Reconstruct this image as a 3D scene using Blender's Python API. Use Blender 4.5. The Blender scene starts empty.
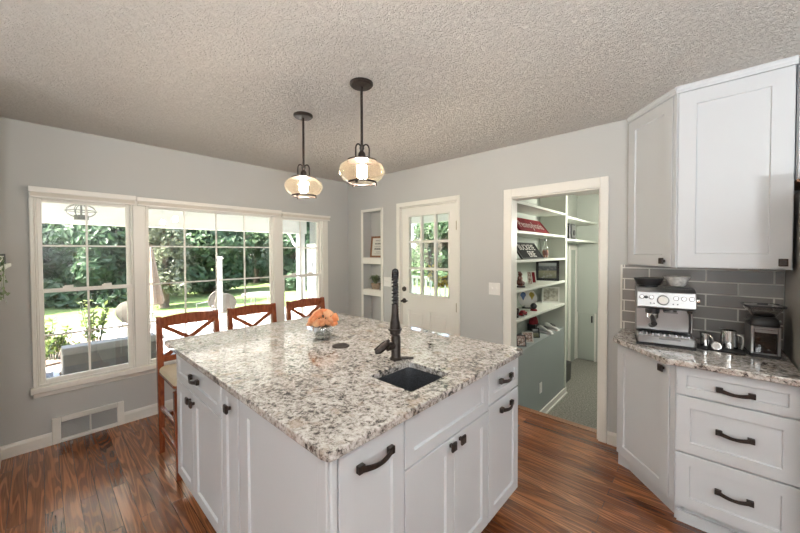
import bpy, bmesh, math, random
from mathutils import Vector, Matrix, Euler
random.seed(7)
S = bpy.context.scene
C = S.collection
PI = math.pi
R = math.radians

# ------------------------------------------------------------------ camera
cd = bpy.data.cameras.new('camera'); cam = bpy.data.objects.new('camera', cd); C.objects.link(cam)
cd.sensor_width = 36; cd.lens = 332.615 / 800 * 36
cd.shift_x = -0.52 / 800; cd.shift_y = (258.9 - 266.5) / 800
cd.clip_start = 0.02; cd.clip_end = 200
cam.location = (0, 0, 1.4706)
cam.rotation_euler = (Matrix.Rotation(R(42.6011), 3, 'Z') @ Matrix.Rotation(R(90 - 1.1343), 3, 'X') @ Matrix.Rotation(R(-0.195), 3, 'Z')).to_euler()
S.camera = cam
S.view_settings.view_transform = 'Standard'; S.view_settings.look = 'None'
S.view_settings.gamma = 1; S.view_settings.use_curve_mapping = False
S.view_settings.exposure = 1.15
S.cycles.use_denoising = True; S.cycles.denoising_prefilter = 'ACCURATE'
S.cycles.max_bounces = 10; S.cycles.diffuse_bounces = 5; S.cycles.transparent_max_bounces = 24
S.cycles.caustics_reflective = False; S.cycles.caustics_refractive = False
S.cycles.sample_clamp_indirect = 6

# ------------------------------------------------------------------ sky, sun, added fill lights
w = bpy.data.worlds.new('sky'); S.world = w; w.use_nodes = True
nt = w.node_tree; bg = nt.nodes['Background']
sk = nt.nodes.new('ShaderNodeTexSky'); sk.sky_type = 'NISHITA'; sk.sun_disc = False
sk.sun_elevation = R(50); sk.sun_rotation = R(200); sk.air_density = 0.8; sk.dust_density = 4.0
hz = nt.nodes.new('ShaderNodeMixRGB'); hz.inputs[0].default_value = 0.45; hz.inputs[2].default_value = (1.0, 1.0, 1.0, 1)
nt.links.new(sk.outputs[0], hz.inputs[1]); nt.links.new(hz.outputs[0], bg.inputs[0]); bg.inputs[1].default_value = 1.6

def lamp(name, kind, loc, power, color=(1, 1, 1), size=0.3, rot=(0, 0, 0), **k):
    l = bpy.data.lights.new(name, kind); o = bpy.data.objects.new(name, l); C.objects.link(o)
    l.energy = power; l.color = color; o.location = loc; o.rotation_euler = rot
    if kind == 'AREA':
        l.shape = 'DISK'; l.size = size
    elif kind == 'POINT':
        l.shadow_soft_size = size
    for a, b in k.items(): setattr(l, a, b)
    return o
sun = lamp('sun', 'SUN', (0, 0, 20), 24.0, (1, 0.95, 0.86))
sun.data.angle = R(1.0)
sun.rotation_euler = Vector((0.10, 0.62, -0.78)).to_track_quat('-Z', 'Y').to_euler()
# unseen fill lights added out of view: discs under the ceiling, then points
for i, (x, y, e) in enumerate([(-0.2, -1.0, 9), (1.6, -1.0, 9), (-0.2, -2.8, 12), (1.6, -2.8, 12), (1.5, 0.9, 10)]):
    lamp('ceiling_fill', 'AREA', (x, y, 2.425), e * .3, (0.93, 0.98, 1.0), 0.22)
lamp('rear_fill', 'POINT', (0.9, -2.4, 1.55), 8, (0.93, 0.98, 1.0), 0.28)  # invented point light, general fill from the rear
lamp('cabinet_fill', 'POINT', (1.4, -0.7, 1.7), 11, (0.93, 0.98, 1.0), 0.25)  # invented point light brightening the right-hand cabinets
# upward area lights added behind the camera to brighten the ceiling
for x, y, e in ((1.45, -0.5, 88), (0.2, -1.6, 24), (-0.6, -2.9, 40)):
    lamp('upward_fill', 'AREA', (x, y, 1.05), e, (0.93, 0.98, 1.0), 0.35, (PI, 0, 0))
lamp('mudroom_fill', 'POINT', (-0.66, 4.9, 1.75), 30, (1, 0.96, 0.86), 0.12)  # bare point light added to lift the dim mudroom

# ------------------------------------------------------------------ materials
def mat(name, color, rough=0.5, metal=0.0, spec=0.5, **k):
    m = bpy.data.materials.new(name); m.use_nodes = True
    b = m.node_tree.nodes['Principled BSDF']
    b.inputs['Base Color'].default_value = (*color, 1); b.inputs['Roughness'].default_value = rough
    b.inputs['Metallic'].default_value = metal; b.inputs['Specular IOR Level'].default_value = spec
    for a, v in k.items():
        b.inputs[a.replace('_', ' ')].default_value = v
    return m
class N:
    """small node-graph helper"""
    def __init__(s, m):
        s.t = m.node_tree; s.b = s.t.nodes.get('Principled BSDF'); s.out = s.t.nodes.get('Material Output')
    def new(s, kind, **k):
        n = s.t.nodes.new('ShaderNode' + kind)
        for a, v in k.items():
            if hasattr(n, a): setattr(n, a, v)
        return n
    def link(s, a, b): s.t.links.new(a, b)
    def coord(s, scale=(1, 1, 1), rot=(0, 0, 0), kind='Object'):
        c = s.new('TexCoord'); m = s.new('Mapping'); m.inputs['Scale'].default_value = scale; m.inputs['Rotation'].default_value = rot
        s.link(c.outputs[kind], m.inputs['Vector']); return m.outputs[0]
    def noise(s, vec, scale, detail=2, rough=0.5, dist=0.0):
        n = s.new('TexNoise'); n.inputs['Scale'].default_value = scale; n.inputs['Detail'].default_value = detail
        n.inputs['Roughness'].default_value = rough; n.inputs['Distortion'].default_value = dist
        s.link(vec, n.inputs['Vector']); return n
    def ramp(s, fac, stops, interp='LINEAR'):
        r = s.new('ValToRGB'); r.color_ramp.interpolation = interp
        e = r.color_ramp.elements
        while len(e) < len(stops): e.new(0.5)
        for i, (p, c) in enumerate(stops):
            e[i].position = p; e[i].color = (*c, 1) if isinstance(c, tuple) else (c, c, c, 1)
        s.link(fac, r.inputs[0]); return r.outputs[0]
    def mix(s, fac, a, b, mode='MIX'):
        n = s.new('MixRGB', blend_type=mode)
        for i, v in enumerate((fac, a, b)):
            if hasattr(v, 'is_linked'): s.link(v, n.inputs[i])
            elif isinstance(v, tuple): n.inputs[i].default_value = (*v, 1)
            else: n.inputs[i].default_value = v
        return n.outputs[0]
    def math(s, op, a, b=0.0):
        n = s.new('Math', operation=op)
        for i, v in enumerate((a, b)):
            if hasattr(v, 'is_linked'): s.link(v, n.inputs[i])
            else: n.inputs[i].default_value = v
        return n.outputs[0]
    def color(s, v): s.link(v, s.b.inputs['Base Color'])
    def rough(s, v): s.link(v, s.b.inputs['Roughness'])
    def bump(s, h, strength=0.3, dist=0.01):
        n = s.new('Bump'); n.inputs['Strength'].default_value = strength; n.inputs['Distance'].default_value = dist
        s.link(h, n.inputs['Height']); s.link(n.outputs[0], s.b.inputs['Normal'])
def varied(name, c, rough, scale=6, amt=0.06, bump=0.0, metal=0.0, bscale=120, **k):
    m = mat(name, c, rough, metal, **k); n = N(m); v = n.coord()
    d = tuple(max(0, x * (1 - amt)) for x in c); u = tuple(min(1, x * (1 + amt)) for x in c)
    n.color(n.ramp(n.noise(v, scale, 3).outputs[0], [(0.3, d), (0.7, u)]))
    if bump: n.bump(n.noise(v, bscale, 2).outputs[0], bump, 0.002)
    return m
M = {}
M['wall'] = varied('grey_wall_paint', (0.50, 0.505, 0.495), 0.75, 2, 0.015, 0.08, bscale=220, spec=0.3)
M['mudwall'] = varied('green_grey_wall_paint', (0.43, 0.46, 0.42), 0.7, 2, 0.02, 0.08, bscale=220, spec=0.3)
M['panel'] = varied('slate_green_paint', (0.30, 0.335, 0.325), 0.55, 2, 0.02, spec=0.35)
M['shelfpaint'] = varied('shelf_paint', (0.60, 0.62, 0.56), 0.5, 3, 0.02)
M['trim'] = varied('cream_trim_paint', (0.77, 0.755, 0.705), 0.38, 3, 0.012)
M['cab'] = varied('white_cabinet_paint', (0.585, 0.605, 0.63), 0.5, 3, 0.01)
M['vinyl'] = varied('white_window_vinyl', (0.83, 0.815, 0.77), 0.35, 3, 0.01)
M['shade'] = varied('shade_fabric', (0.72, 0.68, 0.61), 0.7, 30, 0.03)
M['bronze'] = varied('oil_rubbed_bronze', (0.040, 0.030, 0.026), 0.34, 60, 0.35, metal=0.5)
M['darkspring'] = varied('black_spring_steel', (0.05, 0.05, 0.055), 0.25, 60, 0.2, metal=0.7)
M['black'] = varied('black_plastic', (0.018, 0.018, 0.02), 0.3, 20, 0.2)
M['rubber'] = varied('black_rubber', (0.02, 0.02, 0.022), 0.7, 20, 0.2)
M['steel'] = varied('brushed_steel', (0.40, 0.40, 0.405), 0.30, 4, 0.06, metal=1.0)
M['chrome'] = varied('polished_chrome', (0.78, 0.78, 0.78), 0.08, 4, 0.03, metal=1.0)
M['darksteel'] = varied('dark_steel', (0.2, 0.2, 0.2), 0.3, 6, 0.1, metal=0.9)
M['sink'] = varied('black_composite', (0.05, 0.053, 0.06), 0.5, 250, 0.6)
M['white'] = varied('white_plastic', (0.78, 0.77, 0.74), 0.35, 4, 0.02)
M['brass'] = varied('aged_brass', (0.33, 0.27, 0.15), 0.35, 20, 0.1, metal=0.9)
M['fridge'] = varied('grey_fridge_side', (0.40, 0.385, 0.36), 0.28, 300, 0.08, metal=0.2)
M['red'] = varied('red_paint', (0.21, 0.018, 0.026), 0.75, 18, 0.25, spec=0.2)
M['sneaker'] = varied('white_leather', (0.6, 0.6, 0.58), 0.5, 10, 0.05)
M['paper'] = varied('white_paper', (0.66, 0.65, 0.6), 0.7, 8, 0.03)
M['textwhite'] = varied('white_lettering', (0.75, 0.73, 0.68), 0.6, 8, 0.03)
M['textpink'] = varied('faded_white_lettering', (0.62, 0.47, 0.44), 0.6, 8, 0.05)
M['ink'] = varied('black_ink', (0.05, 0.06, 0.06), 0.7, 8, 0.1)
M['slate'] = varied('charcoal_board', (0.022, 0.023, 0.022), 0.85, 14, 0.3, spec=0.15)
M['soil'] = varied('soil', (0.06, 0.045, 0.03), 0.9, 40, 0.4)
M['stone'] = varied('concrete', (0.42, 0.40, 0.38), 0.85, 3, 0.10, 0.2)
M['beige'] = varied('umbrella_canvas', (0.19, 0.145, 0.11), 0.8, 8, 0.05)
M['siding_panel'] = varied('grey_shingle', (0.30, 0.32, 0.32), 0.7, 40, 0.15)
M['outwhite'] = varied('white_exterior_paint', (0.80, 0.80, 0.79), 0.55, 3, 0.02)
M['grillsteel'] = varied('weathered_steel', (0.14, 0.14, 0.137), 0.42, 5, 0.12, metal=0.6)
M['terracotta'] = varied('woven_pot', (0.33, 0.25, 0.18), 0.8, 60, 0.25)
M['seat'] = varied('tan_seat_pad', (0.52, 0.44, 0.31), 0.45, 10, 0.08)
M['figure'] = varied('dark_red_resin', (0.13, 0.035, 0.02), 0.4, 30, 0.5)
M['amberliquor'] = varied('amber_liquor', (0.28, 0.09, 0.03), 0.25, 12, 0.2)

def leaf(name, c1, c2, trans=0.3):
    m = mat(name, c1, 0.45, spec=0.3); n = N(m)
    g = n.new('ObjectInfo'); v = n.coord()
    col = n.ramp(n.noise(v, 5, 3).outputs[0], [(0.35, c1), (0.65, c2)])
    n.color(col)
    t = n.new('BsdfTranslucent'); n.link(col, t.inputs[0])
    mx = n.new('MixShader'); mx.inputs[0].default_value = trans
    n.link(n.b.outputs[0], mx.inputs[1]); n.link(t.outputs[0], mx.inputs[2]); n.link(mx.outputs[0], n.out.inputs[0])
    return m
M['leaf'] = leaf('tree_leaves', (0.030, 0.066, 0.028), (0.076, 0.118, 0.056), 0.45)
M['leaf_dark'] = leaf('dark_tree_leaves', (0.026, 0.060, 0.028), (0.064, 0.104, 0.052), 0.45)
M['leaf_pale'] = leaf('pale_tree_leaves', (0.08, 0.095, 0.05), (0.17, 0.18, 0.12), 0.35)
M['leaf_lime'] = leaf('lime_shrub_leaves', (0.06, 0.10, 0.02), (0.12, 0.15, 0.045), 0.35)
M['leaf_pot'] = leaf('grey_green_leaves', (0.10, 0.15, 0.07), (0.25, 0.30, 0.17), 0.15)
M['wreathleaf'] = leaf('dry_brown_vine', (0.06, 0.055, 0.035), (0.13, 0.12, 0.07), 0.1)
M['yellow'] = leaf('yellow_petals', (0.5, 0.38, 0.05), (0.66, 0.52, 0.12), 0.2)
M['bark'] = varied('bark', (0.10, 0.075, 0.05), 0.9, 9, 0.35, 0.4)
M['mulch'] = varied('bark_mulch', (0.12, 0.085, 0.07), 0.95, 18, 0.5, 0.8, bscale=30)
M['petal'] = petal = leaf('peach_petals', (0.92, 0.47, 0.25), (0.96, 0.63, 0.42), 0.3)
n = N(petal); oi = n.new('ObjectInfo'); rp = n.ramp(oi.outputs['Random'], [(0.0, (0.88, 0.40, 0.19)), (0.5, (0.93, 0.55, 0.31)), (1.0, (0.95, 0.70, 0.48))]); n.color(rp)
for nd in petal.node_tree.nodes:
    if nd.type == 'BSDF_TRANSLUCENT': n.link(rp, nd.inputs[0])
M['stem'] = varied('dark_stem', (0.03, 0.05, 0.025), 0.5, 30, 0.3)

# wood floor: strips along X
m = mat('oak_floor', (0.2, 0.08, 0.04), 0.2, spec=0.5, IOR=1.75); n = N(m); v = n.coord()
br = n.new('TexBrick'); br.offset = 0.37; br.offset_frequency = 2
for k, val in (('Scale', 1.0), ('Mortar Size', 0.0012), ('Mortar Smooth', 0.0), ('Bias', 0.0), ('Brick Width', 1.15), ('Row Height', 0.072)): br.inputs[k].default_value = val
br.inputs['Color1'].default_value = (0, 0, 0, 1); br.inputs['Color2'].default_value = (1, 1, 1, 1); br.inputs['Mortar'].default_value = (0, 0, 0, 1)
n.link(v, br.inputs['Vector'])
off = n.new('VectorMath', operation='SCALE'); n.link(br.outputs['Color'], off.inputs[0]); off.inputs[3].default_value = 13.0
add = n.new('VectorMath', operation='ADD'); n.link(v, add.inputs[0]); n.link(off.outputs[0], add.inputs[1])
mp = n.new('Mapping'); mp.inputs['Scale'].default_value = (0.75, 9.5, 1.0); n.link(add.outputs[0], mp.inputs[0])
big = n.noise(mp.outputs[0], 1.15, 1.5, 0.45, 0.35)
rings = n.math('SINE', n.math('MULTIPLY', big.outputs[0], 80.0))
mp2 = n.new('Mapping'); mp2.inputs['Scale'].default_value = (5.0, 160.0, 1.0); n.link(add.outputs[0], mp2.inputs[0])
fine = n.noise(mp2.outputs[0], 1.0, 3, 0.6)
grain = n.mix(0.4, n.ramp(rings, [(0.12, 0.0), (0.75, 1.0)]), n.ramp(fine.outputs[0], [(0.32, 0.0), (0.62, 1.0)]))
tone = n.ramp(br.outputs['Color'], [(0.0, (0.19, 0.060, 0.023)), (0.5, (0.36, 0.128, 0.048)), (1.0, (0.45, 0.182, 0.076))])
dark = n.mix(1.0, tone, (0.36, 0.34, 0.36), 'MULTIPLY')
col = n.mix(grain, dark, tone)
col = n.mix(br.outputs['Fac'], col, (0.03, 0.012, 0.008))
n.color(col); n.rough(n.ramp(grain, [(0.0, 0.24), (1.0, 0.14)])); n.bump(n.math('ADD', n.math('MULTIPLY', grain, 0.5), n.math('MULTIPLY', br.outputs['Fac'], -1.5)), 0.12, 0.002)
M['floor'] = m

# ceiling: stomped texture
m = mat('textured_ceiling', (0.8, 0.76, 0.70), 0.9, spec=0.1); n = N(m); v = n.coord()
a1 = n.noise(v, 38, 5, 0.66, 1.3); a2 = n.noise(v, 110, 3, 0.6, 0.8)
hh = n.math('ADD', n.ramp(a1.outputs[0], [(0.38, 0.0), (0.55, 1.0), (0.72, 0.35)]), n.math('MULTIPLY', a2.outputs[0], 0.55))
n.bump(hh, 1.0, 0.012)
n.color(n.ramp(a1.outputs[0], [(0.3, (0.81, 0.775, 0.73)), (0.65, (0.87, 0.835, 0.785))]))
M['ceiling'] = m

# granite
m = mat('speckled_granite', (0.6, 0.57, 0.52), 0.035, spec=0.5, IOR=1.85); n = N(m); v = n.coord()
wob = n.noise(v, 30, 3, 0.6); sc = n.new('VectorMath', operation='SCALE'); sc.inputs[3].default_value = 0.022; n.link(wob.outputs[1], sc.inputs[0])
vv = n.new('VectorMath', operation='ADD'); n.link(v, vv.inputs[0]); n.link(sc.outputs[0], vv.inputs[1]); v2 = vv.outputs[0]
patch = n.noise(v, 6, 3, 0.6)
n1 = n.noise(v2, 62, 4, 0.72, 0.4); n3 = n.noise(v2, 30, 4, 0.65, 0.6)
val = n.math('ADD', n.math('ADD', n.math('MULTIPLY', n1.outputs[0], 0.72), n.math('MULTIPLY', n3.outputs[0], 0.42)), n.math('MULTIPLY', n.math('SUBTRACT', patch.outputs[0], 0.5), 0.22))
base = n.ramp(val, [(0.455, (0.035, 0.032, 0.032)), (0.485, (0.09, 0.083, 0.08)), (0.505, (0.25, 0.225, 0.205)), (0.56, (0.41, 0.38, 0.35)), (0.61, (0.55, 0.525, 0.495)), (0.71, (0.68, 0.665, 0.65))])
f2 = n.noise(v2, 120, 3, 0.7)
base = n.mix(n.ramp(f2.outputs[0], [(0.60, 0.0), (0.66, 0.7)]), base, (0.10, 0.09, 0.085))
br2 = n.noise(v2, 11, 3, 0.6)
base = n.mix(n.ramp(br2.outputs[0], [(0.56, 0.0), (0.70, 0.5)]), base, (0.36, 0.26, 0.18))
n.color(base)
M['granite'] = m

# subway tile on a wall whose faces are along X/Z
m = mat('grey_subway_tile', (0.2, 0.19, 0.18), 0.18, spec=0.5); n = N(m); v = n.coord((1, 1, 1), (R(90), 0, 0))
br = n.new('TexBrick'); br.offset = 0.5
for k, val in (('Scale', 1.0), ('Mortar Size', 0.0042), ('Mortar Smooth', 0.05), ('Brick Width', 0.296), ('Row Height', 0.0795)): br.inputs[k].default_value = val
br.inputs['Color1'].default_value = (0.25, 0.235, 0.224, 1); br.inputs['Color2'].default_value = (0.30, 0.285, 0.272, 1); br.inputs['Mortar'].default_value = (0.74, 0.72, 0.68, 1)
n.link(v, br.inputs['Vector']); n.color(br.outputs['Color']); n.rough(n.ramp(br.outputs['Fac'], [(0, 0.28), (1, 0.7)]))
n.bump(n.math('SUBTRACT', 1.0, br.outputs['Fac']), 0.5, 0.002)
M['tile'] = m

# cherry wood
m = mat('cherry_wood', (0.22, 0.06, 0.025), 0.25); n = N(m); v = n.coord((9, 9, 2.2))
g = n.noise(v, 5, 4, 0.6, 0.6)
n.color(n.ramp(g.outputs[0], [(0.3, (0.145, 0.034, 0.014)), (0.7, (0.30, 0.085, 0.034))])); M['cherry'] = m
m = mat('frame_wood', (0.22, 0.1, 0.05), 0.5); n = N(m); v = n.coord((20, 20, 4)); n.color(n.ramp(n.noise(v, 4, 3).outputs[0], [(0.3, (0.17, 0.07, 0.03)), (0.7, (0.33, 0.16, 0.08))])); M['framewood'] = m
# carpet
m = mat('grey_carpet', (0.3, 0.29, 0.26), 0.95, spec=0.1); n = N(m); v = n.coord(); g = n.noise(v, 55, 4, 0.75)
n.color(n.ramp(g.outputs[0], [(0.3, (0.13, 0.125, 0.11)), (0.7, (0.46, 0.445, 0.40))])); n.bump(g.outputs[0], 1.0, 0.02); M['carpet'] = m
# lawn
m = mat('lawn_grass', (0.3, 0.4, 0.15), 0.9, spec=0.1); n = N(m); v = n.coord(); g = n.noise(v, 6, 5, 0.7)
n.color(n.ramp(g.outputs[0], [(0.3, (0.075, 0.12, 0.035)), (0.7, (0.14, 0.18, 0.07))])); n.bump(g.outputs[0], 0.8, 0.05); M['lawn'] = m
# lap siding
m = mat('white_lap_siding', (0.74, 0.74, 0.73), 0.5); n = N(m); c = n.new('TexCoord'); sx = n.new('SeparateXYZ'); n.link(c.outputs['Object'], sx.inputs[0])
fr = n.math('FRACT', n.math('MULTIPLY', sx.outputs[2], 8.0)); n.bump(fr, 0.7, 0.02); n.color(n.ramp(fr, [(0.0, (0.60, 0.61, 0.61)), (0.08, (0.76, 0.76, 0.75))])); M['siding'] = m
# photo print
m = mat('photo_print', (0.3, 0.3, 0.3), 0.3); n = N(m); c = n.new('TexCoord'); sx = n.new('SeparateXYZ'); n.link(c.outputs['Generated'], sx.inputs[0])
base = n.ramp(sx.outputs[2], [(0.0, (0.10, 0.11, 0.05)), (0.45, (0.26, 0.25, 0.14)), (0.55, (0.08, 0.09, 0.09)), (0.75, (0.12, 0.13, 0.14)), (0.85, (0.45, 0.48, 0.50))])
n.color(n.mix(n.ramp(n.noise(c.outputs['Generated'], 7, 3).outputs[0], [(0.5, 0.0), (0.75, 0.6)]), base, (0.4, 0.38, 0.36))); M['photo'] = m
m = mat('pale_print', (0.5, 0.48, 0.42), 0.5); n = N(m); c = n.new('TexCoord')
n.color(n.ramp(n.noise(c.outputs['Generated'], 4, 4).outputs[0], [(0.35, (0.30, 0.28, 0.23)), (0.6, (0.60, 0.58, 0.51))])); M['print'] = m
m = mat('snapshot', (0.4, 0.3, 0.28), 0.4); n = N(m); c = n.new('TexCoord')
n.color(n.ramp(n.noise(c.outputs['Generated'], 5, 3).outputs[0], [(0.3, (0.05, 0.05, 0.04)), (0.5, (0.42, 0.28, 0.23)), (0.65, (0.65, 0.6, 0.55))])); M['snap'] = m
# glass
def glass(name, tint, refl=0.06, rough=0.0, power=None):
    m = bpy.data.materials.new(name); m.use_nodes = True; n = N(m); n.t.nodes.remove(n.b)
    tr = n.new('BsdfTransparent'); tr.inputs[0].default_value = (*tint, 1)
    gl = n.new('BsdfGlossy'); gl.inputs[0].default_value = (1, 1, 1, 1); gl.inputs['Roughness'].default_value = rough
    lw = n.new('LayerWeight'); lw.inputs[0].default_value = 0.5
    mx = n.new('MixShader'); n.link(n.math('MULTIPLY', n.math('ADD', n.math('POWER', lw.outputs['Facing'], 4.0), 0.06), refl), mx.inputs[0])
    n.link(tr.outputs[0], mx.inputs[1]); n.link(gl.outputs[0], mx.inputs[2]); n.link(mx.outputs[0], n.out.inputs[0])
    return m
M['pane'] = glass('window_glass', (0.97, 0.985, 0.98), 0.6)
M['amber'] = glass('amber_seeded_glass', (0.985, 0.92, 0.82), 1.0, 0.02)
n = N(M['amber']); o_ = n.out.inputs[0].links[0].from_socket; tl = n.new('BsdfTranslucent'); tl.inputs[0].default_value = (0.95, 0.78, 0.55, 1)
df = n.new('BsdfDiffuse'); df.inputs[0].default_value = (0.95, 0.80, 0.60, 1); m1 = n.new('MixShader'); n.link(tl.outputs[0], m1.inputs[1]); n.link(df.outputs[0], m1.inputs[2])
m2 = n.new('MixShader'); m2.inputs[0].default_value = 0.013; n.link(o_, m2.inputs[1]); n.link(m1.outputs[0], m2.inputs[2]); n.link(m2.outputs[0], n.out.inputs[0])
M['clear'] = glass('clear_glass', (0.93, 0.94, 0.94), 2.6)
M['smoke'] = glass('smoky_clear_plastic', (0.80, 0.80, 0.80), 2.0)
M['brownglass'] = glass('bean_hopper_plastic', (0.45, 0.38, 0.36), 1.2)
def emit(name, c, s):
    m = mat(name, c, 0.5); b = m.node_tree.nodes['Principled BSDF']
    b.inputs['Emission Color'].default_value = (*c, 1); b.inputs['Emission Strength'].default_value = s; return m
M['bulb'] = emit('lit_frosted_glass', (1.0, 0.89, 0.77), 205.0)
M['downlight'] = emit('lit_downlight', (1.0, 0.9, 0.75), 6.0)

# ------------------------------------------------------------------ mesh helpers
class MB:
    def __init__(s, T=None): s.bm = bmesh.new(); s.T = T or Matrix.Identity(4); s.mi = 0
    def v(s, p): return s.bm.verts.new(s.T @ Vector(p))
    def face(s, vs):
        try: f = s.bm.faces.new(vs); f.material_index = s.mi; return f
        except ValueError: return None
    def poly(s, pts): return s.face([s.v(p) for p in pts])
    def box(s, x0, x1, y0, y1, z0, z1):
        a = [s.v((x, y, z)) for z in (z0, z1) for x, y in ((x0, y0), (x1, y0), (x1, y1), (x0, y1))]
        for q in ((3, 2, 1, 0), (4, 5, 6, 7), (0, 1, 5, 4), (1, 2, 6, 5), (2, 3, 7, 6), (3, 0, 4, 7)): s.face([a[i] for i in q])
        return s
    def prism(s, pts, z0, z1, taper=1.0):
        cx = sum(p[0] for p in pts) / len(pts); cy = sum(p[1] for p in pts) / len(pts)
        a = [s.v((x, y, z0)) for x, y in pts]; b = [s.v((cx + (x - cx) * taper, cy + (y - cy) * taper, z1)) for x, y in pts]
        k = len(pts); s.face(a[::-1]); s.face(b)
        for i in range(k): s.face([a[i], a[(i + 1) % k], b[(i + 1) % k], b[i]])
        return s
    def loft(s, rings, cap=True, closed=True):
        vr = [[s.v(p) for p in r] for r in rings]; k = len(vr[0])
        for a, b in zip(vr, vr[1:]):
            for i in range(k if closed else k - 1): s.face([a[i], a[(i + 1) % k], b[(i + 1) % k], b[i]])
        if cap: s.face(vr[0][::-1]); s.face(vr[-1])
        return s
    def tube(s, pts, r, k=10, cap=True):
        pts = [Vector(p) for p in pts]; rs = r if isinstance(r, (list, tuple)) else [r] * len(pts)
        rings = []; up = None
        for i, p in enumerate(pts):
            d = (pts[min(i + 1, len(pts) - 1)] - pts[max(i - 1, 0)]).normalized()
            if up is None: up = Vector((0, 0, 1)) if abs(d.z) < 0.9 else Vector((1, 0, 0))
            x = up.cross(d).normalized(); y = d.cross(x).normalized(); up = y
            rings.append([p + (x * math.cos(2 * PI * j / k) + y * math.sin(2 * PI * j / k)) * rs[i] for j in range(k)])
        return s.loft(rings, cap)
    def lathe(s, prof, c=(0, 0, 0), k=24, cap=False):
        rings = [[(c[0] + r * math.cos(2 * PI * j / k), c[1] + r * math.sin(2 * PI * j / k), c[2] + z) for j in range(k)] for r, z in prof]
        return s.loft(rings, cap)
    def torus(s, c, R0, r, k=28, j=8, axis='z', a0=0, a1=2 * PI):
        full = abs(a1 - a0 - 2 * PI) < 1e-6; n_ = k if full else k + 1; rings = []
        for i in range(n_):
            a = a0 + (a1 - a0) * i / k; ring = []
            for q in range(j):
                b = 2 * PI * q / j; rr = R0 + r * math.cos(b); p = (rr * math.cos(a), rr * math.sin(a), r * math.sin(b))
                if axis == 'x': p = (p[2], p[0], p[1])
                if axis == 'y': p = (p[0], p[2], p[1])
                ring.append((c[0] + p[0], c[1] + p[1], c[2] + p[2]))
            rings.append(ring)
        if full: rings.append(rings[0])
        s.loft(rings, not full)
        return s
    def ball(s, c, rx, ry=None, rz=None, u=14, v=9):
        ry = ry or rx; rz = rz or rx
        rings = [[(c[0] + rx * math.sin(PI * max(.02, min(.98, i / v))) * math.cos(2 * PI * j / u), c[1] + ry * math.sin(PI * max(.02, min(.98, i / v))) * math.sin(2 * PI * j / u), c[2] - rz * math.cos(PI * i / v)) for j in range(u)] for i in range(v + 1)]
        return s.loft(rings)
    def holed(s, outer, holes, z0, z1):
        """flat slab with holes"""
        bm2 = bmesh.new()
        es = []
        for loop in [outer] + holes:
            vs = [bm2.verts.new((x, y, z1)) for x, y in loop]
            for i in range(len(vs)): es.append(bm2.edges.new((vs[i], vs[(i + 1) % len(vs)])))
        bmesh.ops.triangle_fill(bm2, edges=es, use_beauty=True)
        tops = [[v.co.copy() for v in f.verts] for f in bm2.faces]; bm2.free()
        for t in tops:
            nrm = (t[1] - t[0]).cross(t[2] - t[0])
            if nrm.z < 0: t = t[::-1]
            s.poly(t); s.poly([Vector((p.x, p.y, z0)) for p in t[::-1]])
        for li, loop in enumerate([outer] + holes):
            k = len(loop)
            for i in range(k):
                a, b = loop[i], loop[(i + 1) % k]
                s.poly([(*a, z0), (*b, z0), (*b, z1), (*a, z1)])
        bmesh.ops.remove_doubles(s.bm, verts=s.bm.verts, dist=1e-5)
        return s
    def build(s, name, m, parent=None, smooth=False, bevel=0.0, local=False, seg=1, label=None, subd=0):
        bm = s.bm
        bmesh.ops.recalc_face_normals(bm, faces=bm.faces)
        if parent is not None and not local:
            p = parent; off = Vector((0, 0, 0))
            while p is not None: off += p.location; p = p.parent
            bmesh.ops.translate(bm, verts=bm.verts, vec=-off)
        me = bpy.data.meshes.new(name); bm.to_mesh(me); bm.free()
        for x in (m if isinstance(m, (list, tuple)) else [m]): me.materials.append(M[x] if isinstance(x, str) else x)
        if smooth:
            for p in me.polygons: p.use_smooth = True
            me.set_sharp_from_angle(angle=R(38))
        o = bpy.data.objects.new(name, me); C.objects.link(o); o.parent = parent
        if bevel:
            b = o.modifiers.new('bevel', 'BEVEL'); b.width = bevel; b.segments = seg; b.limit_method = 'ANGLE'; b.angle_limit = R(40)
        if subd:
            b = o.modifiers.new('sub', 'SUBSURF'); b.levels = subd; b.render_levels = subd
        if label: o['label'] = label
        return o
def tag(o, label, cat, group=None, kind=None):
    o['label'] = label; o['category'] = cat
    if group: o['group'] = group
    if kind: o['kind'] = kind
    return o
def thing(name, label, cat, loc=(0, 0, 0), rz=0, group=None, kind=None):
    o = bpy.data.objects.new(name, None); C.objects.link(o); o.empty_display_size = 0.1
    o.location = loc; o.rotation_euler = (0, 0, rz)
    return tag(o, label, cat, group, kind)
def kids(o): return [c for c in bpy.data.objects if c.parent == o]
def copy_tree(o, parent=None):
    ch = kids(o); c = o.copy(); C.objects.link(c); c.parent = parent
    for k in ch: copy_tree(k, c)
    return c
def struct(name, mb, m, label, cat, **k): return tag(mb.build(name, m, **k), label, cat, kind='structure')
def frameM(o, u, w):
    """local (u, w, z) -> world: u along the face, w out of the face"""
    u = Vector(u).normalized(); w = Vector(w).normalized()
    return Matrix(((u.x, w.x, 0, o[0]), (u.y, w.y, 0, o[1]), (u.z, w.z, 1, o[2]), (0, 0, 0, 1)))
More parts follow.
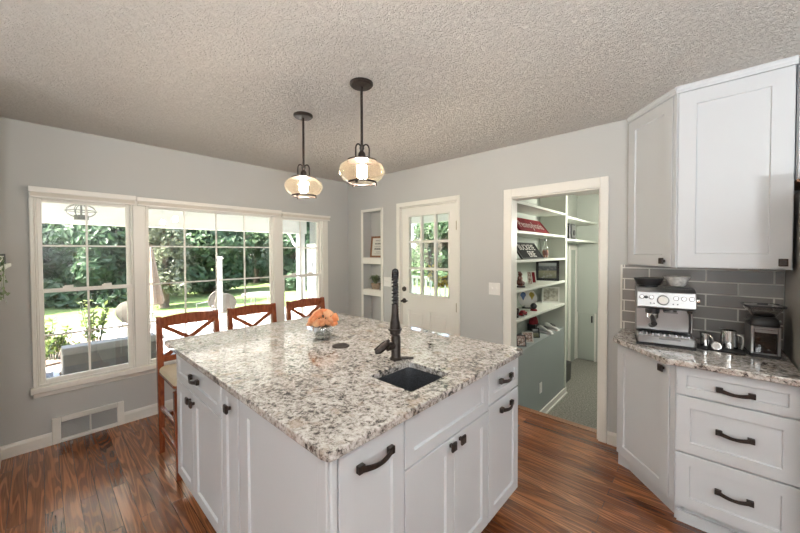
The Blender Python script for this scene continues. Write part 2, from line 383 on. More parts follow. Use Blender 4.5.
def wall(mb, axis, a, b, u0, u1, z0, z1, holes):
    us = sorted({u0, u1, *[h[0] for h in holes], *[h[1] for h in holes]}); zs = sorted({z0, z1, *[h[2] for h in holes], *[h[3] for h in holes]})
    def solid(i, j):
        if i < 0 or j < 0 or i >= len(us) - 1 or j >= len(zs) - 1: return False
        cu = (us[i] + us[i + 1]) / 2; cz = (zs[j] + zs[j + 1]) / 2
        return not any(h[0] < cu < h[1] and h[2] < cz < h[3] for h in holes)
    def P(w, u, z): return (w, u, z) if axis == 'x' else (u, w, z)
    for i in range(len(us) - 1):
        for j in range(len(zs) - 1):
            if not solid(i, j): continue
            A, B, z, Z = us[i], us[i + 1], zs[j], zs[j + 1]
            for w_ in (a, b): mb.poly([P(w_, A, z), P(w_, B, z), P(w_, B, Z), P(w_, A, Z)])
            if not solid(i - 1, j): mb.poly([P(a, A, z), P(b, A, z), P(b, A, Z), P(a, A, Z)])
            if not solid(i + 1, j): mb.poly([P(a, B, z), P(b, B, z), P(b, B, Z), P(a, B, Z)])
            if not solid(i, j - 1): mb.poly([P(a, A, z), P(b, A, z), P(b, B, z), P(a, B, z)])
            if not solid(i, j + 1): mb.poly([P(a, A, Z), P(b, A, Z), P(b, B, Z), P(a, B, Z)])
    bmesh.ops.remove_doubles(mb.bm, verts=mb.bm.verts, dist=1e-5)
    return mb

# ------------------------------------------------------------------ room shell
WX, WY, H = -3.695, 2.935, 2.44
DL, DR, DT = -2.70, -1.897, 2.005          # entry door opening
PL, PR, PT = -1.330, -0.605, 1.965         # doorway opening
struct('floor', MB().box(-3.85, 2.75, -4.2, WY, -0.06, 0).box(PL - .0, PR, WY, 3.075, -0.06, 0), 'floor', 'dark red brown oak strip floor with strong grain', 'floor')
struct('ceiling', MB().box(-3.85, 2.75, -4.2, 6.52, H, H + .1), 'ceiling', 'cream ceiling with stomped drywall texture', 'ceiling')
struct('wall_left', wall(MB(), 'x', WX - .14, WX, -4.2, 3.075, -.5, H, [(-0.02, 2.50, 0.47, 1.91)]), 'wall', 'grey painted wall around the wide window', 'wall')
struct('wall_back', wall(MB(), 'y', WY, 3.075, WX, 2.75, -.5, H, [(-3.37, -3.03, 0.30, 2.0), (DL, DR, 0.0, DT), (PL, PR, -0.06, PT)]), 'wall', 'grey painted wall with niche, white door and open doorway', 'wall')
struct('wall_front', MB().box(WX, -2.75, -0.36, -0.22, 0, H), 'wall', 'short grey wall at the picture edge carrying a small shelf', 'wall')
struct('wall_right', wall(MB(), 'x', 2.6, 2.75, -4.2, WY, 0, H, []), 'wall', 'grey wall on the far right side of the kitchen', 'wall')
struct('wall_rear', wall(MB(), 'y', -4.2, -4.06, WX, 2.6, 0, H, []), 'wall', 'grey wall behind the camera', 'wall')
# baseboards
bb = MB()
def base_run(mb, p, q, nrm, h=0.095):
    p = Vector((*p, 0)); q = Vector((*q, 0)); d = (q - p)
    T = frameM(p, d, (*nrm, 0)); mb.T = T; L = d.length
    mb.loft([[(0, 0, 0), (0, .016, 0), (0, .016, h - .02), (0, .008, h), (0, 0, h)], [(L, 0, 0), (L, .016, 0), (L, .016, h - .02), (L, .008, h), (L, 0, h)]]); mb.T = Matrix.Identity(4)
base_run(bb, (WX, -.22), (WX, .045), (1, 0)); base_run(bb, (WX, .475), (WX, WY), (1, 0))
struct('baseboard_left', bb, 'trim', 'cream baseboard under the window either side of the vent', 'baseboard')
bb = MB(); base_run(bb, (WX + .016, WY), (DL - .06, WY), (0, -1)); base_run(bb, (DR + .06, WY), (PL - .06, WY), (0, -1)); base_run(bb, (PR + .06, WY), (-.46, WY), (0, -1))
struct('baseboard_back', bb, 'trim', 'cream baseboard along the back wall', 'baseboard')
bb = MB(); base_run(bb, (WX + .016, -.22), (-2.75, -.22), (0, 1))
struct('baseboard_front', bb, 'trim', 'cream baseboard of the short wall at the picture edge', 'baseboard')
# niche box
nb = MB(); nb.box(-3.37, -3.03, 3.075, 3.085, .30, 2.0)
struct('trim_1', nb, 'wall', 'grey back panel of the narrow wall niche', 'niche')
nf = MB(); T = .035
for b in ((-3.405, -3.37, .27, 2.035), (-3.03, -2.99, .27, 2.035), (-3.37, -3.03, 2.0, 2.035), (-3.37, -3.03, .27, .30)): nf.box(b[0], b[1], WY - .014, WY, b[2], b[3])
struct('trim_2', nf, 'trim', 'cream flat casing around the narrow wall niche', 'trim', bevel=.003)
# niche shelves
for z, lab in ((1.402, 'upper thick white niche shelf carrying a framed sign'), (0.99, 'lower thick white niche shelf carrying a potted plant')):
    tag(MB().box(-3.37, -3.03, WY - .012, 3.075, z - .082, z).build('niche_shelf', 'trim', bevel=.004), lab, 'shelf', 'white shelves in the wall niche')
# doorway casing (open doorway to the mudroom)
dc = MB(); cw = .078
def casing(mb, l, r, t, cw, y, th=.018):
    mb.box(l - cw, l, y - th, y, 0, t + cw); mb.box(r, r + cw * .72, y - th, y, 0, t + cw); mb.box(l, r, y - th, y, t, t + cw)
casing(dc, PL + .020, PR, PT, cw, WY)
dc.box(PL - .001, PL + .006, WY, 3.075, 0, PT); dc.box(PR - .012, PR + .001, WY, 3.075, 0, PT); dc.box(PL, PR, WY, 3.075, PT - .012, PT + .001)
struct('trim_3', dc, 'trim', 'cream casing and jambs of the open doorway to the mudroom', 'trim', bevel=.003)
dc = MB(); casing(dc, DL, DR, DT, .05, WY, .02)
dc.box(DL - .001, DL + .012, WY, 3.075, 0, DT); dc.box(DR - .012, DR + .001, WY, 3.075, 0, DT); dc.box(DL, DR, WY, 3.075, DT - .012, DT + .001)
struct('trim_4', dc, 'trim', 'cream casing around the white entry door', 'trim', bevel=.003)

# ------------------------------------------------------------------ entry door with nine lites
door = thing('door_1', 'white entry door with nine glass lites and two lower panels', 'door', (DL + .012, WY + .02, 0.005), kind='structure')
x0, x1 = DL + .014, DR - .014; yf, yb = WY + .012, WY + .055
gx0, gx1, gz0, gz1 = -2.588, -2.006, 0.975, 1.90
d = wall(MB(), 'y', yf, yb, x0, x1, .01, DT - .014, [(gx0, gx1, gz0, gz1), (-2.585, -2.335, .22, .80), (-2.265, -2.01, .22, .80)])
for a, b in ((-2.585, -2.335), (-2.265, -2.01)):
    d.box(a, b, yf + .012, yb - .012, .22, .80)
    d.prism([(a + .04, yf + .012), (b - .04, yf + .012), (b - .04, yf + .004), (a + .04, yf + .004)], .26, .76)
d.build('door_panel', 'trim', door, bevel=.003)
g = MB()
for i in (1, 2):
    u = gx0 + (gx1 - gx0) * i / 3; g.box(u - .014, u + .014, yf + .002, yb - .002, gz0, gz1)
    u = gz0 + (gz1 - gz0) * i / 3; g.box(gx0, gx1, yf + .003, yb - .003, u - .014, u + .014)
for b in ((gx0, gx0 + .014, gz0, gz1), (gx1 - .014, gx1, gz0, gz1), (gx0, gx1, gz0, gz0 + .014), (gx0, gx1, gz1 - .014, gz1)): g.box(b[0], b[1], yf - .004, yb + .004, b[2], b[3])
g.build('muntin_grid', 'trim', door, bevel=.002)
MB().box(gx0 + .002, gx1 - .002, yf + .02, yf + .024, gz0 + .002, gz1 - .002).build('pane', 'pane', door)
k = MB(); T0 = Matrix.Translation((-2.648, yf, 1.035)) @ Matrix.Rotation(R(90), 4, 'X'); k.T = T0
k.lathe([(.001, .022), (.018, .022), (.027, .014), (.03, 0)], k=18)
k.build('deadbolt', 'bronze', door, True)
k = MB(); k.T = Matrix.Translation((-2.648, yf, .895)) @ Matrix.Rotation(R(90), 4, 'X')
k.lathe([(.001, .055), (.011, .055), (.011, .012), (.028, .01), (.03, 0)], k=18); k.T = Matrix.Identity(4)
k.tube([(-2.648, yf - .05, .895), (-2.62, yf - .054, .9), (-2.585, yf - .05, .895), (-2.56, yf - .048, .905)], [.011, .010, .008, .007])
k.build('door_handle', 'bronze', door, True)
for z in (1.75, .89, .2):
    k = MB(); k.tube([(x1 + .004, yf - .006, z - .05), (x1 + .004, yf - .006, z + .05)], .007, 8); k.box(x1 - .012, x1 + .001, yf - .002, yf, z - .045, z + .045)
    k.build('hinge', 'brass', door)

# ------------------------------------------------------------------ windows
xo, xi = WX - .12, WX + .022
wf = MB()
def fr(mb, y0, y1, z0, z1, t, xa, xb):
    for b in ((y0, y0 + t, z0, z1), (y1 - t, y1, z0, z1), (y0 + t, y1 - t, z0, z0 + t), (y0 + t, y1 - t, z1 - t, z1)): mb.box(xa, xb, b[0], b[1], b[2], b[3])
tr = MB()   # interior casing
for b in ((-.045, -.02, .44, 1.965), (2.50, 2.585, .44, 1.94), (-.02, 2.50, 1.905, 1.945)): tr.box(WX, WX + .022, b[0], b[1], b[2], b[3])
tr.box(WX, WX + .05, -.06, 2.60, .425, .47); tr.box(WX, WX + .016, -.045, 2.585, .385, .425)
struct('trim_5', tr, 'trim', 'cream casing and sill around the three part window', 'trim', bevel=.004)
mul = MB()
for a, b in ((.560, .648), (1.845, 1.935)): mul.box(WX - .08, WX + .012, a, b, .47, 1.905)
struct('trim_6', mul, 'vinyl', 'two wide cream mullions between the three window units', 'trim', bevel=.004)
def sash(parent, y0, y1, z0, z1, x, t, cols, rows, pt=.03):
    f = MB(); fr(f, y0, y1, z0, z1, t, x, x + pt); f.build('sash', 'vinyl', parent, bevel=.003)
    g = MB()
    for i in range(1, cols):
        u = y0 + t + (y1 - y0 - 2 * t) * i / cols; g.box(x + .004, x + .018, u - .0065, u + .0065, z0 + t, z1 - t)
    for i in range(1, rows):
        u = z0 + t + (z1 - z0 - 2 * t) * i / rows; g.box(x + .005, x + .017, y0 + t, y1 - t, u - .0065, u + .0065)
    g.build('muntin_grid', 'vinyl', parent)
    MB().box(x + .009, x + .013, y0 + t - .004, y1 - t + .004, z0 + t - .004, z1 - t + .004).build('pane', 'pane', parent)
def double_hung(name, label, y0, y1):
    o = thing(name, label, 'window', (WX - .06, (y0 + y1) / 2, .47), kind='structure')
    f = MB(); fr(f, y0, y1, .47, 1.905, .012, WX - .08, WX + .004); f.build('window_frame', 'vinyl', o, bevel=.003)
    sash(o, y0 + .012, y1 - .012, 1.168, 1.893, WX - .060, .028, 2, 2)
    sash(o, y0 + .012, y1 - .012, .482, 1.20, WX - .030, .030, 2, 2, .028)
    l = MB()
    for u in (.3, .7):
        yy = y0 + (y1 - y0) * u; l.box(WX - .03, WX - .006, yy - .03, yy + .03, 1.2, 1.212); l.tube([(WX - .02, yy - .02, 1.216), (WX - .014, yy + .03, 1.218)], .005, 6)
    l.build('sash_lock', 'vinyl', o)
double_hung('window_1', 'left double hung window unit showing the grill outside', -.02, .558)
double_hung('window_3', 'right narrow double hung window unit beside the room corner', 1.937, 2.50)
o = thing('window_2', 'wide fixed centre window with a four by four muntin grid', 'window', (WX - .06, 1.25, .47), kind='structure')
f = MB(); fr(f, .650, 1.843, .47, 1.905, .010, WX - .08, WX + .004); f.build('window_frame', 'vinyl', o, bevel=.003)
sash(o, .660, 1.833, .480, 1.895, WX - .055, .018, 4, 4)
# retracted shades
for (a, b, lab) in ((-.045, .58, 'raised fabric shade in its headrail above the left window'), (.583, 1.918, 'raised fabric shade in its headrail above the centre window'), (1.921, 2.60, 'raised fabric shade in its headrail above the right window')):
    s_ = thing('window_shade', lab, 'window shade', (WX + .022, (a + b) / 2, 1.955), group='raised window shades')
    top = 1.965 - (a + .045) * .009
    MB().box(WX + .022, WX + .062, a, b, 1.925, top).build('headrail', 'vinyl', s_, bevel=.003)
    p = MB()
    for i in range(5): p.box(WX + .026, WX + .054 + .004 * (i % 2), a + .01, b - .01, 1.899 + i * .0052, 1.899 + i * .0052 + .0044)
    p.build('folded_fabric', 'shade', s_)
    MB().box(WX + .026, WX + .058, a + .006, b - .006, 1.886, 1.898).build('bottom_rail', 'vinyl', s_, bevel=.002)

# ------------------------------------------------------------------ wall vent, switches
o = thing('wall_vent', 'white return air vent set in the baseboard under the window', 'vent', (WX, .28, 0))
f = MB()
for b in ((.045, .095, 0, .200), (.430, .475, 0, .200), (.095, .430, .160, .200), (.095, .430, 0, .03)): f.box(WX, WX + .022, b[0], b[1], b[2], b[3])
f.box(WX + .002, WX + .02, .256, .268, .03, .160)
f.build('vent_frame', 'trim', o, bevel=.004)
for a, b in ((.097, .255), (.269, .428)):
    q = MB(); q.box(WX + .001, WX + .003, a, b, .03, .160)
    for i in range(11):
        z = .036 + i * .0118; q.T = Matrix.Translation((WX + .008, 0, z)) @ Matrix.Rotation(R(35), 4, 'Y'); q.box(-.006, .006, a, b, -.001, .001); q.T = Matrix.Identity(4)
    q.build('grille', varied('vent_grey', (0.42, 0.41, 0.40), 0.5, 5, .03), o)
def plate(name, label, x, z, gangs, wd=None, sp=.046):
    o = thing(name, label, 'switch', (x, WY, z)); wd = wd or .042 * gangs + .03
    MB().box(x - wd / 2, x + wd / 2, WY - .006, WY, z - .058, z + .058).build('plate', 'white', o, bevel=.002)
    for i in range(gangs):
        u = x + (i - (gangs - 1) / 2) * sp; MB().box(u - .005, u + .005, WY - .013, WY - .004, z - .004, z + .014).build('toggle', 'white', o, bevel=.001)
plate('switch_plate', 'white triple toggle switch plate left of the entry door', -2.922, 1.105, 3, .122, .034)
plate('switch_plate', 'white double toggle switch plate left of the open doorway', -1.483, 1.12, 2)

# ------------------------------------------------------------------ cabinet helpers
def shaker(mb, u0, u1, z0, z1, rail=.058, th=.02, rec=.009):
    """door slab with a recessed centre panel in the (u,w,z) frame of mb.T"""
    c = .004
    def ring(a, b, z, Z, w_): return [mb.v((a, w_, z)), mb.v((b, w_, z)), mb.v((b, w_, Z)), mb.v((a, w_, Z))]
    B = ring(u0, u1, z0, z1, 0); O0 = ring(u0, u1, z0, z1, th - .002); O = ring(u0 + .002, u1 - .002, z0 + .002, z1 - .002, th)
    I = ring(u0 + rail, u1 - rail, z0 + rail, z1 - rail, th); I2 = ring(u0 + rail + c, u1 - rail - c, z0 + rail + c, z1 - rail - c, th - rec)
    mb.face(B[::-1]); mb.face(I2)
    for a, b in ((B, O0), (O0, O), (O, I), (I, I2)):
        for i in range(4): mb.face([a[i], a[(i + 1) % 4], b[(i + 1) % 4], b[i]])
    return mb
def pull(T, u, z, L, parent, vertical=False):
    mb = MB(T)
    k = 12; rings = []
    for i in range(k + 1):
        t = i / k; a = (t - .5) * L; s_ = math.sin(PI * t)
        wv = .014 + .013 * s_ ; hz = .0075 + .003 * abs(2 * t - 1); dz = -.007 * s_
        rings.append([(u + a, wv - .0035, z - hz + dz), (u + a, wv + .0035, z - hz + dz), (u + a, wv + .0035, z + hz + dz), (u + a, wv - .0035, z + hz + dz)])
    mb.loft(rings)
    for e in (-1, 1):
        mb.box(u + e * L / 2 - .013, u + e * L / 2 + .013, 0, .017, z - .013, z + .013)
    return mb.build('handle', 'bronze', parent, bevel=.0015)
def knob(T, u, z, parent):
    mb = MB(T); mb.box(u - .007, u + .007, 0, .016, z - .007, z + .007)
    mb.loft([[(u + a * s_, w_, z + b * s_) for a, b in ((-1, -1.15), (1, -1.15), (1, 1.15), (-1, 1.15))] for s_, w_ in ((.012, .013), (.0165, .018), (.0165, .024), (.012, .028))])
    return mb.build('knob', 'bronze', parent, bevel=.001)
def dr(name, T, u0, u1, z0, z1, parent, rail=.058, m='cab'):
    return shaker(MB(T), u0, u1, z0, z1, rail).build(name, m, parent)

# ------------------------------------------------------------------ island
IY = .566; IX = -.795; TOP = .882
T_left = frameM((0, IY, 0), (1, 0, 0), (0, -1, 0))          # face towards the camera's left, u = x
T_right = frameM((IX, 0, 0), (0, 1, 0), (1, 0, 0))          # u = y
# 1: base cabinet at the window end
o = thing('base_cabinet', 'white island cabinet at the stool end with one drawer over two doors', 'cabinet', (-2.04, .9, 0), group='island cabinets')
c = MB(); c.box(-2.415, -1.668, IY + .02, 1.16, .09, TOP); c.box(-2.36, -1.668, IY + .09, 1.1, 0, .09); c.build('body', 'cab', o)
q = dr('drawer', T_left.copy() @ Matrix.Translation((0, -.02, 0)), -2.41, -1.672, .695, .868, o, .045)
pull(T_left, -2.045, .782, .115, q)
for a, b, kx in ((-2.41, -2.098, -2.128), (-2.094, -1.672, -2.064)):
    q = dr('door', T_left @ Matrix.Translation((0, -.02, 0)), a, b, .10, .688, o); knob(T_left, kx, .645, q)
# 2: narrow pull-out
o = thing('base_cabinet', 'narrow white island pull out cabinet with a single knob', 'cabinet', (-1.565, .9, 0), group='island cabinets')
c = MB(); c.box(-1.664, -1.470, IY + .02, 1.16, .09, TOP); c.box(-1.664, -1.470, IY + .09, 1.1, 0, .09); c.build('body', 'cab', o)
q = dr('door', T_left @ Matrix.Translation((0, -.02, 0)), -1.655, -1.475, .10, .868, o, .048); knob(T_left, -1.552, .782, q)
# 3: corner waste pull-out with end panel
o = thing('base_cabinet', 'white island corner cabinet with paneled end and tall pull out door', 'cabinet', (-1.13, .73, 0), group='island cabinets')
c = MB(); c.box(-1.466, IX - .02, IY + .014, .882, .0, TOP); c.build('body', 'cab', o)
q = shaker(MB(T_left @ Matrix.Translation((0, -.014, 0))), -1.463, -.868, .0, .878, .085, .014, .009).build('end_panel', 'cab', o)
c = MB(); c.box(-.866, IX - .021, IY - .004, IY + .03, 0, .878); c.box(IX - .02, IX - .001, IY - .002, IY + .022, 0, .878); c.build('corner_post', 'cab', o, bevel=.004)
q = dr('door', T_right @ Matrix.Translation((0, -.02, 0)), .592, .880, .10, .862, o); pull(T_right, .737, .795, .135, q)
# 4: sink cabinet
o = thing('base_cabinet', 'white island sink cabinet with false drawer front over two doors', 'cabinet', (-1.1, 1.2, 0), group='island cabinets')
c = wall(MB(), 'y', .886, 1.512, -1.43, IX - .02, .09, TOP, []); c.bm.clear()
c.box(-1.43, IX - .02, .886, .904, .09, TOP); c.box(-1.43, IX - .02, 1.494, 1.512, .09, TOP); c.box(-1.43, -1.41, .904, 1.494, .09, TOP); c.box(IX - .04, IX - .02, .904, 1.494, .09, TOP); c.box(-1.41, IX - .04, .904, 1.494, .09, .11)
c.box(-1.38, IX - .10, .886, 1.512, 0, .09); c.build('body', 'cab', o)
dr('false_front', T_right @ Matrix.Translation((0, -.02, 0)), .886, 1.510, .680, .862, o, .05)
for a, b, kx in ((.886, 1.204, 1.174), (1.208, 1.510, 1.246)):
    q = dr('door', T_right @ Matrix.Translation((0, -.02, 0)), a, b, .10, .674, o); knob(T_right, kx, .648, q)
# 5: end drawer + pull-out
o = thing('base_cabinet', 'white island cabinet nearest the doorway with drawer over pull out door', 'cabinet', (-1.1, 1.68, 0), group='island cabinets')
c = MB(); c.box(-1.43, IX - .02, 1.516, 1.868, .09, TOP); c.box(-1.38, IX - .10, 1.516, 1.80, 0, .09); c.build('body', 'cab', o)
q = dr('drawer', T_right @ Matrix.Translation((0, -.02, 0)), 1.516, 1.868, .700, .862, o, .045); pull(T_right, 1.698, .79, .12, q)
q = dr('door', T_right @ Matrix.Translation((0, -.02, 0)), 1.516, 1.868, .10, .692, o); pull(T_right, 1.705, .635, .12, q)
# 6: seating-side panel
o = thing('base_cabinet', 'white back cabinet of the island under the stool overhang', 'cabinet', (-1.9, 1.5, 0), group='island cabinets')
c = MB(); c.box(-2.26, -1.45, 1.165, 1.85, 0, TOP); c.build('body', 'cab', o)
shaker(MB(frameM((-2.26, 0, 0), (0, 1, 0), (-1, 0, 0))), 1.17, 1.85, .02, .87, .07, .014).build('back_panel', 'cab', o)

# granite worktop with sink cutout
sx0, sx1, sy0, sy1 = -1.118, -.862, 1.004, 1.275
def rrect(x0, x1, y0, y1, r, k=4, bulge=0.0):
    pts = []
    for cx, cy, a in ((x1 - r, y1 - r, 0), (x0 + r, y1 - r, 90), (x0 + r, y0 + r, 180), (x1 - r, y0 + r, 270)):
        for i in range(k + 1):
            t = R(a + 90 * i / k); pts.append((cx + r * math.cos(t), cy + r * math.sin(t)))
    return pts
CX0, CX1, CY0, CY1 = -2.548, -.765, .530, 1.888
outer = [(CX0 + .03, CY0), (CX1 - .032, CY0), (CX1 - .010, CY0 + .006), (CX1 - .003, CY0 + .014), (CX1, CY0 + .034), (CX1, CY1 - .03), (CX1 - .012, CY1 - .006), (CX1 - .03, CY1), (CX0 + .03, CY1), (CX0, CY1 - .03), (CX0, CY0 + .03), (CX0 + .008, CY0 + .008)]
o = MB().holed(outer, [rrect(sx0, sx1, sy0, sy1, .016)], TOP, .912).build('countertop', 'granite', smooth=False, bevel=.005, seg=2)
tag(o, 'large speckled grey and cream granite island countertop', 'countertop')
# sink
o = thing('bar_sink', 'small square black undermount bar sink in the island', 'sink', ((sx0 + sx1) / 2, (sy0 + sy1) / 2, .70))
b = MB(); A = rrect(sx0 - .012, sx1 + .012, sy0 - .012, sy1 + .012, .035); B = rrect(sx0 - .006, sx1 + .006, sy0 - .006, sy1 + .006, .035); D = rrect(sx0 + .01, sx1 - .01, sy0 + .01, sy1 - .01, .05)
E_ = [(x, y) for x, y in A]
b.loft([[(x, y, .881) for x, y in A], [(x, y, .70) for x, y in A]], cap=False)
b.loft([[(x, y, .881) for x, y in A], [(x, y, .881) for x, y in B], [(x, y, .735) for x, y in B], [(x, y, .715) for x, y in D]], cap=False)
b.face([b.v((x, y, .715)) for x, y in D]); b.face([b.v((x, y, .70)) for x, y in A])
b.build('basin', 'sink', o, True)
MB().lathe([(.045, .001), (.04, .004), (.03, .001), (.005, -.001)], ((sx0 + sx1) / 2, (sy0 + sy1) / 2, .715), 20).build('drain', 'darksteel', o, True)
MB().box(sx0 - .005, sx0 - .002, 1.055, 1.10, .825, .838).build('badge', 'white', o)
# faucet
fx, fy = -1.192, 1.258; dv = Vector((.66, -.751, 0)); lv = Vector((-.736, -.677, 0))
o = thing('faucet', 'tall dark bronze spring pull down faucet behind the bar sink', 'faucet', (fx, fy, .912))
b = MB(); b.lathe([(.001, 0), (.034, 0), (.034, .006), (.027, .012), (.025, .015), (.025, .115), (.022, .125), (.016, .13), (.016, .175), (.012, .18), (.001, .182)], (fx, fy, .912), 20); b.build('base', 'bronze', o, True)
b = MB(); rv = Vector((.736, .677, 0)); p = Vector((fx, fy, .918)); b.tube([p, p + rv * .05, p + rv * .092], [.008, .007, .006], 8); b.build('side_plate', 'bronze', o, True)
b = MB(); p = Vector((fx, fy, .985)); l2 = (lv * .8 + dv * .6).normalized()
b.tube([p, p + l2 * .055], [.020, .022], 14); b.tube([p + l2 * .05 + Vector((0, 0, .022)), p + l2 * .075 + Vector((0, 0, .004)), p + l2 * .105 + Vector((0, 0, -.014)), p + l2 * .125 + Vector((0, 0, -.018))], [.012, .018, .016, .008], 12)
b.tube([p + l2 * .045 + Vector((0, 0, .03)), p + lv * .06 + Vector((0, 0, .012)), p + lv * .11 + Vector((0, 0, -.028))], [.008, .010, .009], 10)
b.build('lever_handle', 'bronze', o, True)
def fpt(t):   # spring hose path
    z0 = 1.085
    if t < .48: return Vector((fx, fy, z0 + (1.325 - z0) * t / .48))
    r = .047
    if t > .80: return Vector((fx, fy, 1.325 - .12 * (t - .80) / .20)) + dv * 2 * r
    a = (t - .48) / .32 * PI
    return Vector((fx, fy, 1.325)) + dv * (r - r * math.cos(a)) + Vector((0, 0, r * math.sin(a)))
b = MB(); b.tube([fpt(i / 30) for i in range(31)], .0095, 10); b.build('hose', 'rubber', o, True)
b = MB()
pts = [];
for i in range(561):
    t = i / 560 * .999; p = fpt(t); q = fpt(min(1, t + .002)); d = (q - p).normalized(); x = Vector((-dv.y, dv.x, 0)); y = d.cross(x); a = 2 * PI * 34 * t
    pts.append(p + (x * math.cos(a) + y * math.sin(a)) * .0150)
b.tube(pts, .0028, 5); b.build('spring', 'darkspring', o, True)
b = MB(); e = fpt(1.0); b.lathe([(.001, .012), (.014, .012), (.016, 0), (.018, -.04), (.020, -.06), (.025, -.085), (.027, -.12), (.027, -.135), (.022, -.14), (.001, -.141)], e, 18); b.build('spray_head', 'bronze', o, True)
b = MB(); b.tube([(fx, fy, 1.09), Vector((fx, fy, 1.09)) + dv * .066], .006, 8); b.torus(Vector((fx, fy, 1.09)) + dv * .094, .031, .005, 18, 6); b.torus((fx, fy, 1.09), .016, .006, 18, 6); b.build('docking_arm', 'bronze', o, True)
# pop-up outlet
o = MB().lathe([(.001, 0), (.052, 0), (.052, .003), (.047, .0065), (.040, .0055), (.001, .0055)], (-1.60, 1.21, .912), 28).build('pop_up_outlet', 'bronze', smooth=True)
tag(o, 'round dark pop up outlet cap flush in the granite beside the flowers', 'outlet')

# ------------------------------------------------------------------ vase of roses
vx, vy = -1.842, 1.252
o = thing('rose_vase', 'round clear glass vase on the granite island', 'vase', (vx, vy, .912))
MB().lathe([(.001, .006), (.045, .006), (.062, .03), (.066, .055), (.058, .085), (.046, .10), (.049, .108), (.052, .108), (.049, .10), (.062, .085), (.070, .055), (.066, .03), (.048, 0), (.001, 0)], (vx, vy, .912), 26).build('glass_bowl', 'clear', o, True)
rng = random.Random(3)
heads = []
for i in range(19):
    if i < 1: a, rr, z = 0, 0, 1.088
    elif i < 6: a, rr, z = i * 2 * PI / 5, .046, 1.075
    else: a, rr, z = i * 2 * PI / 13 + .3, .080 + rng.uniform(-.008, .008), 1.036 + rng.uniform(-.022, .016)
    heads.append((Vector((vx + rr * math.cos(a), vy + rr * math.sin(a), z)), a, rr))
def rose_bm(h, tilt, seed):
    g = random.Random(seed); b = MB(); T = Matrix.Translation(h) @ tilt @ Matrix.Scale(.84, 4)
    for ring, (k, r, top, flare) in enumerate(((3, .010, 72, 0), (4, .016, 58, .002), (5, .022, 44, .005), (6, .0275, 26, .008))):
        for j in range(k):
            b.T = T @ Matrix.Rotation(2 * PI * j / k + ring * .7 + g.uniform(-.2, .2), 4, 'Z')
            rows = []
            for t in (0, .3, .6, .85, 1):
                el = R(-75 + (top + 75) * t); half = PI / k * 1.35 * (1 - .35 * max(0, t - .6) / .4)
                rows.append([((r * math.cos(el) + flare * max(0, t - .6) / .4) * math.cos(p * half), (r * math.cos(el) + flare * max(0, t - .6) / .4) * math.sin(p * half), r * 1.1 * math.sin(el) - .002 * p * p * t) for p in (-1, -.5, 0, .5, 1)])
            b.loft(rows, cap=False, closed=False)
    return b
for i, (h, a, rr) in enumerate(heads):
    # every cut rose stands in the vase: one top-level thing each
    lean = Matrix.Rotation(a, 4, 'Z') @ Matrix.Rotation(rr * (12 + 3 * math.sin(i * 2.3)), 4, 'Y') @ Matrix.Rotation(-a, 4, 'Z')
    r_ = thing('rose', 'peach orange rose in the tight bunch standing in the glass vase', 'flower', (vx + rr * .3 * math.cos(a), vy + rr * .3 * math.sin(a), .925), group='peach roses in the vase')
    rose_bm(h, lean, i).build('bloom', 'petal', r_, True)
    st = MB(); f0 = Vector((vx - rr * .62 * math.cos(a + .6), vy - rr * .62 * math.sin(a + .6), .926 + rr * .12)); mid = Vector((vx + rr * .28 * math.cos(a), vy + rr * .28 * math.sin(a), 1.005))
    st.tube([f0, mid, h + lean @ Vector((0, 0, -.012))], .0032, 6)
    if i >= 6:
        for s_ in (-1, 1):
            q = mid.lerp(h, .2); dd = Vector((math.cos(a + s_ * .9), math.sin(a + s_ * .9), -.35)); pp = Vector((-dd.y, dd.x, 0)) * .012
            st.poly([q, q + dd * .02 + pp, q + dd * .045, q + dd * .02 - pp])
    st.build('stem', 'stem', r_, True)

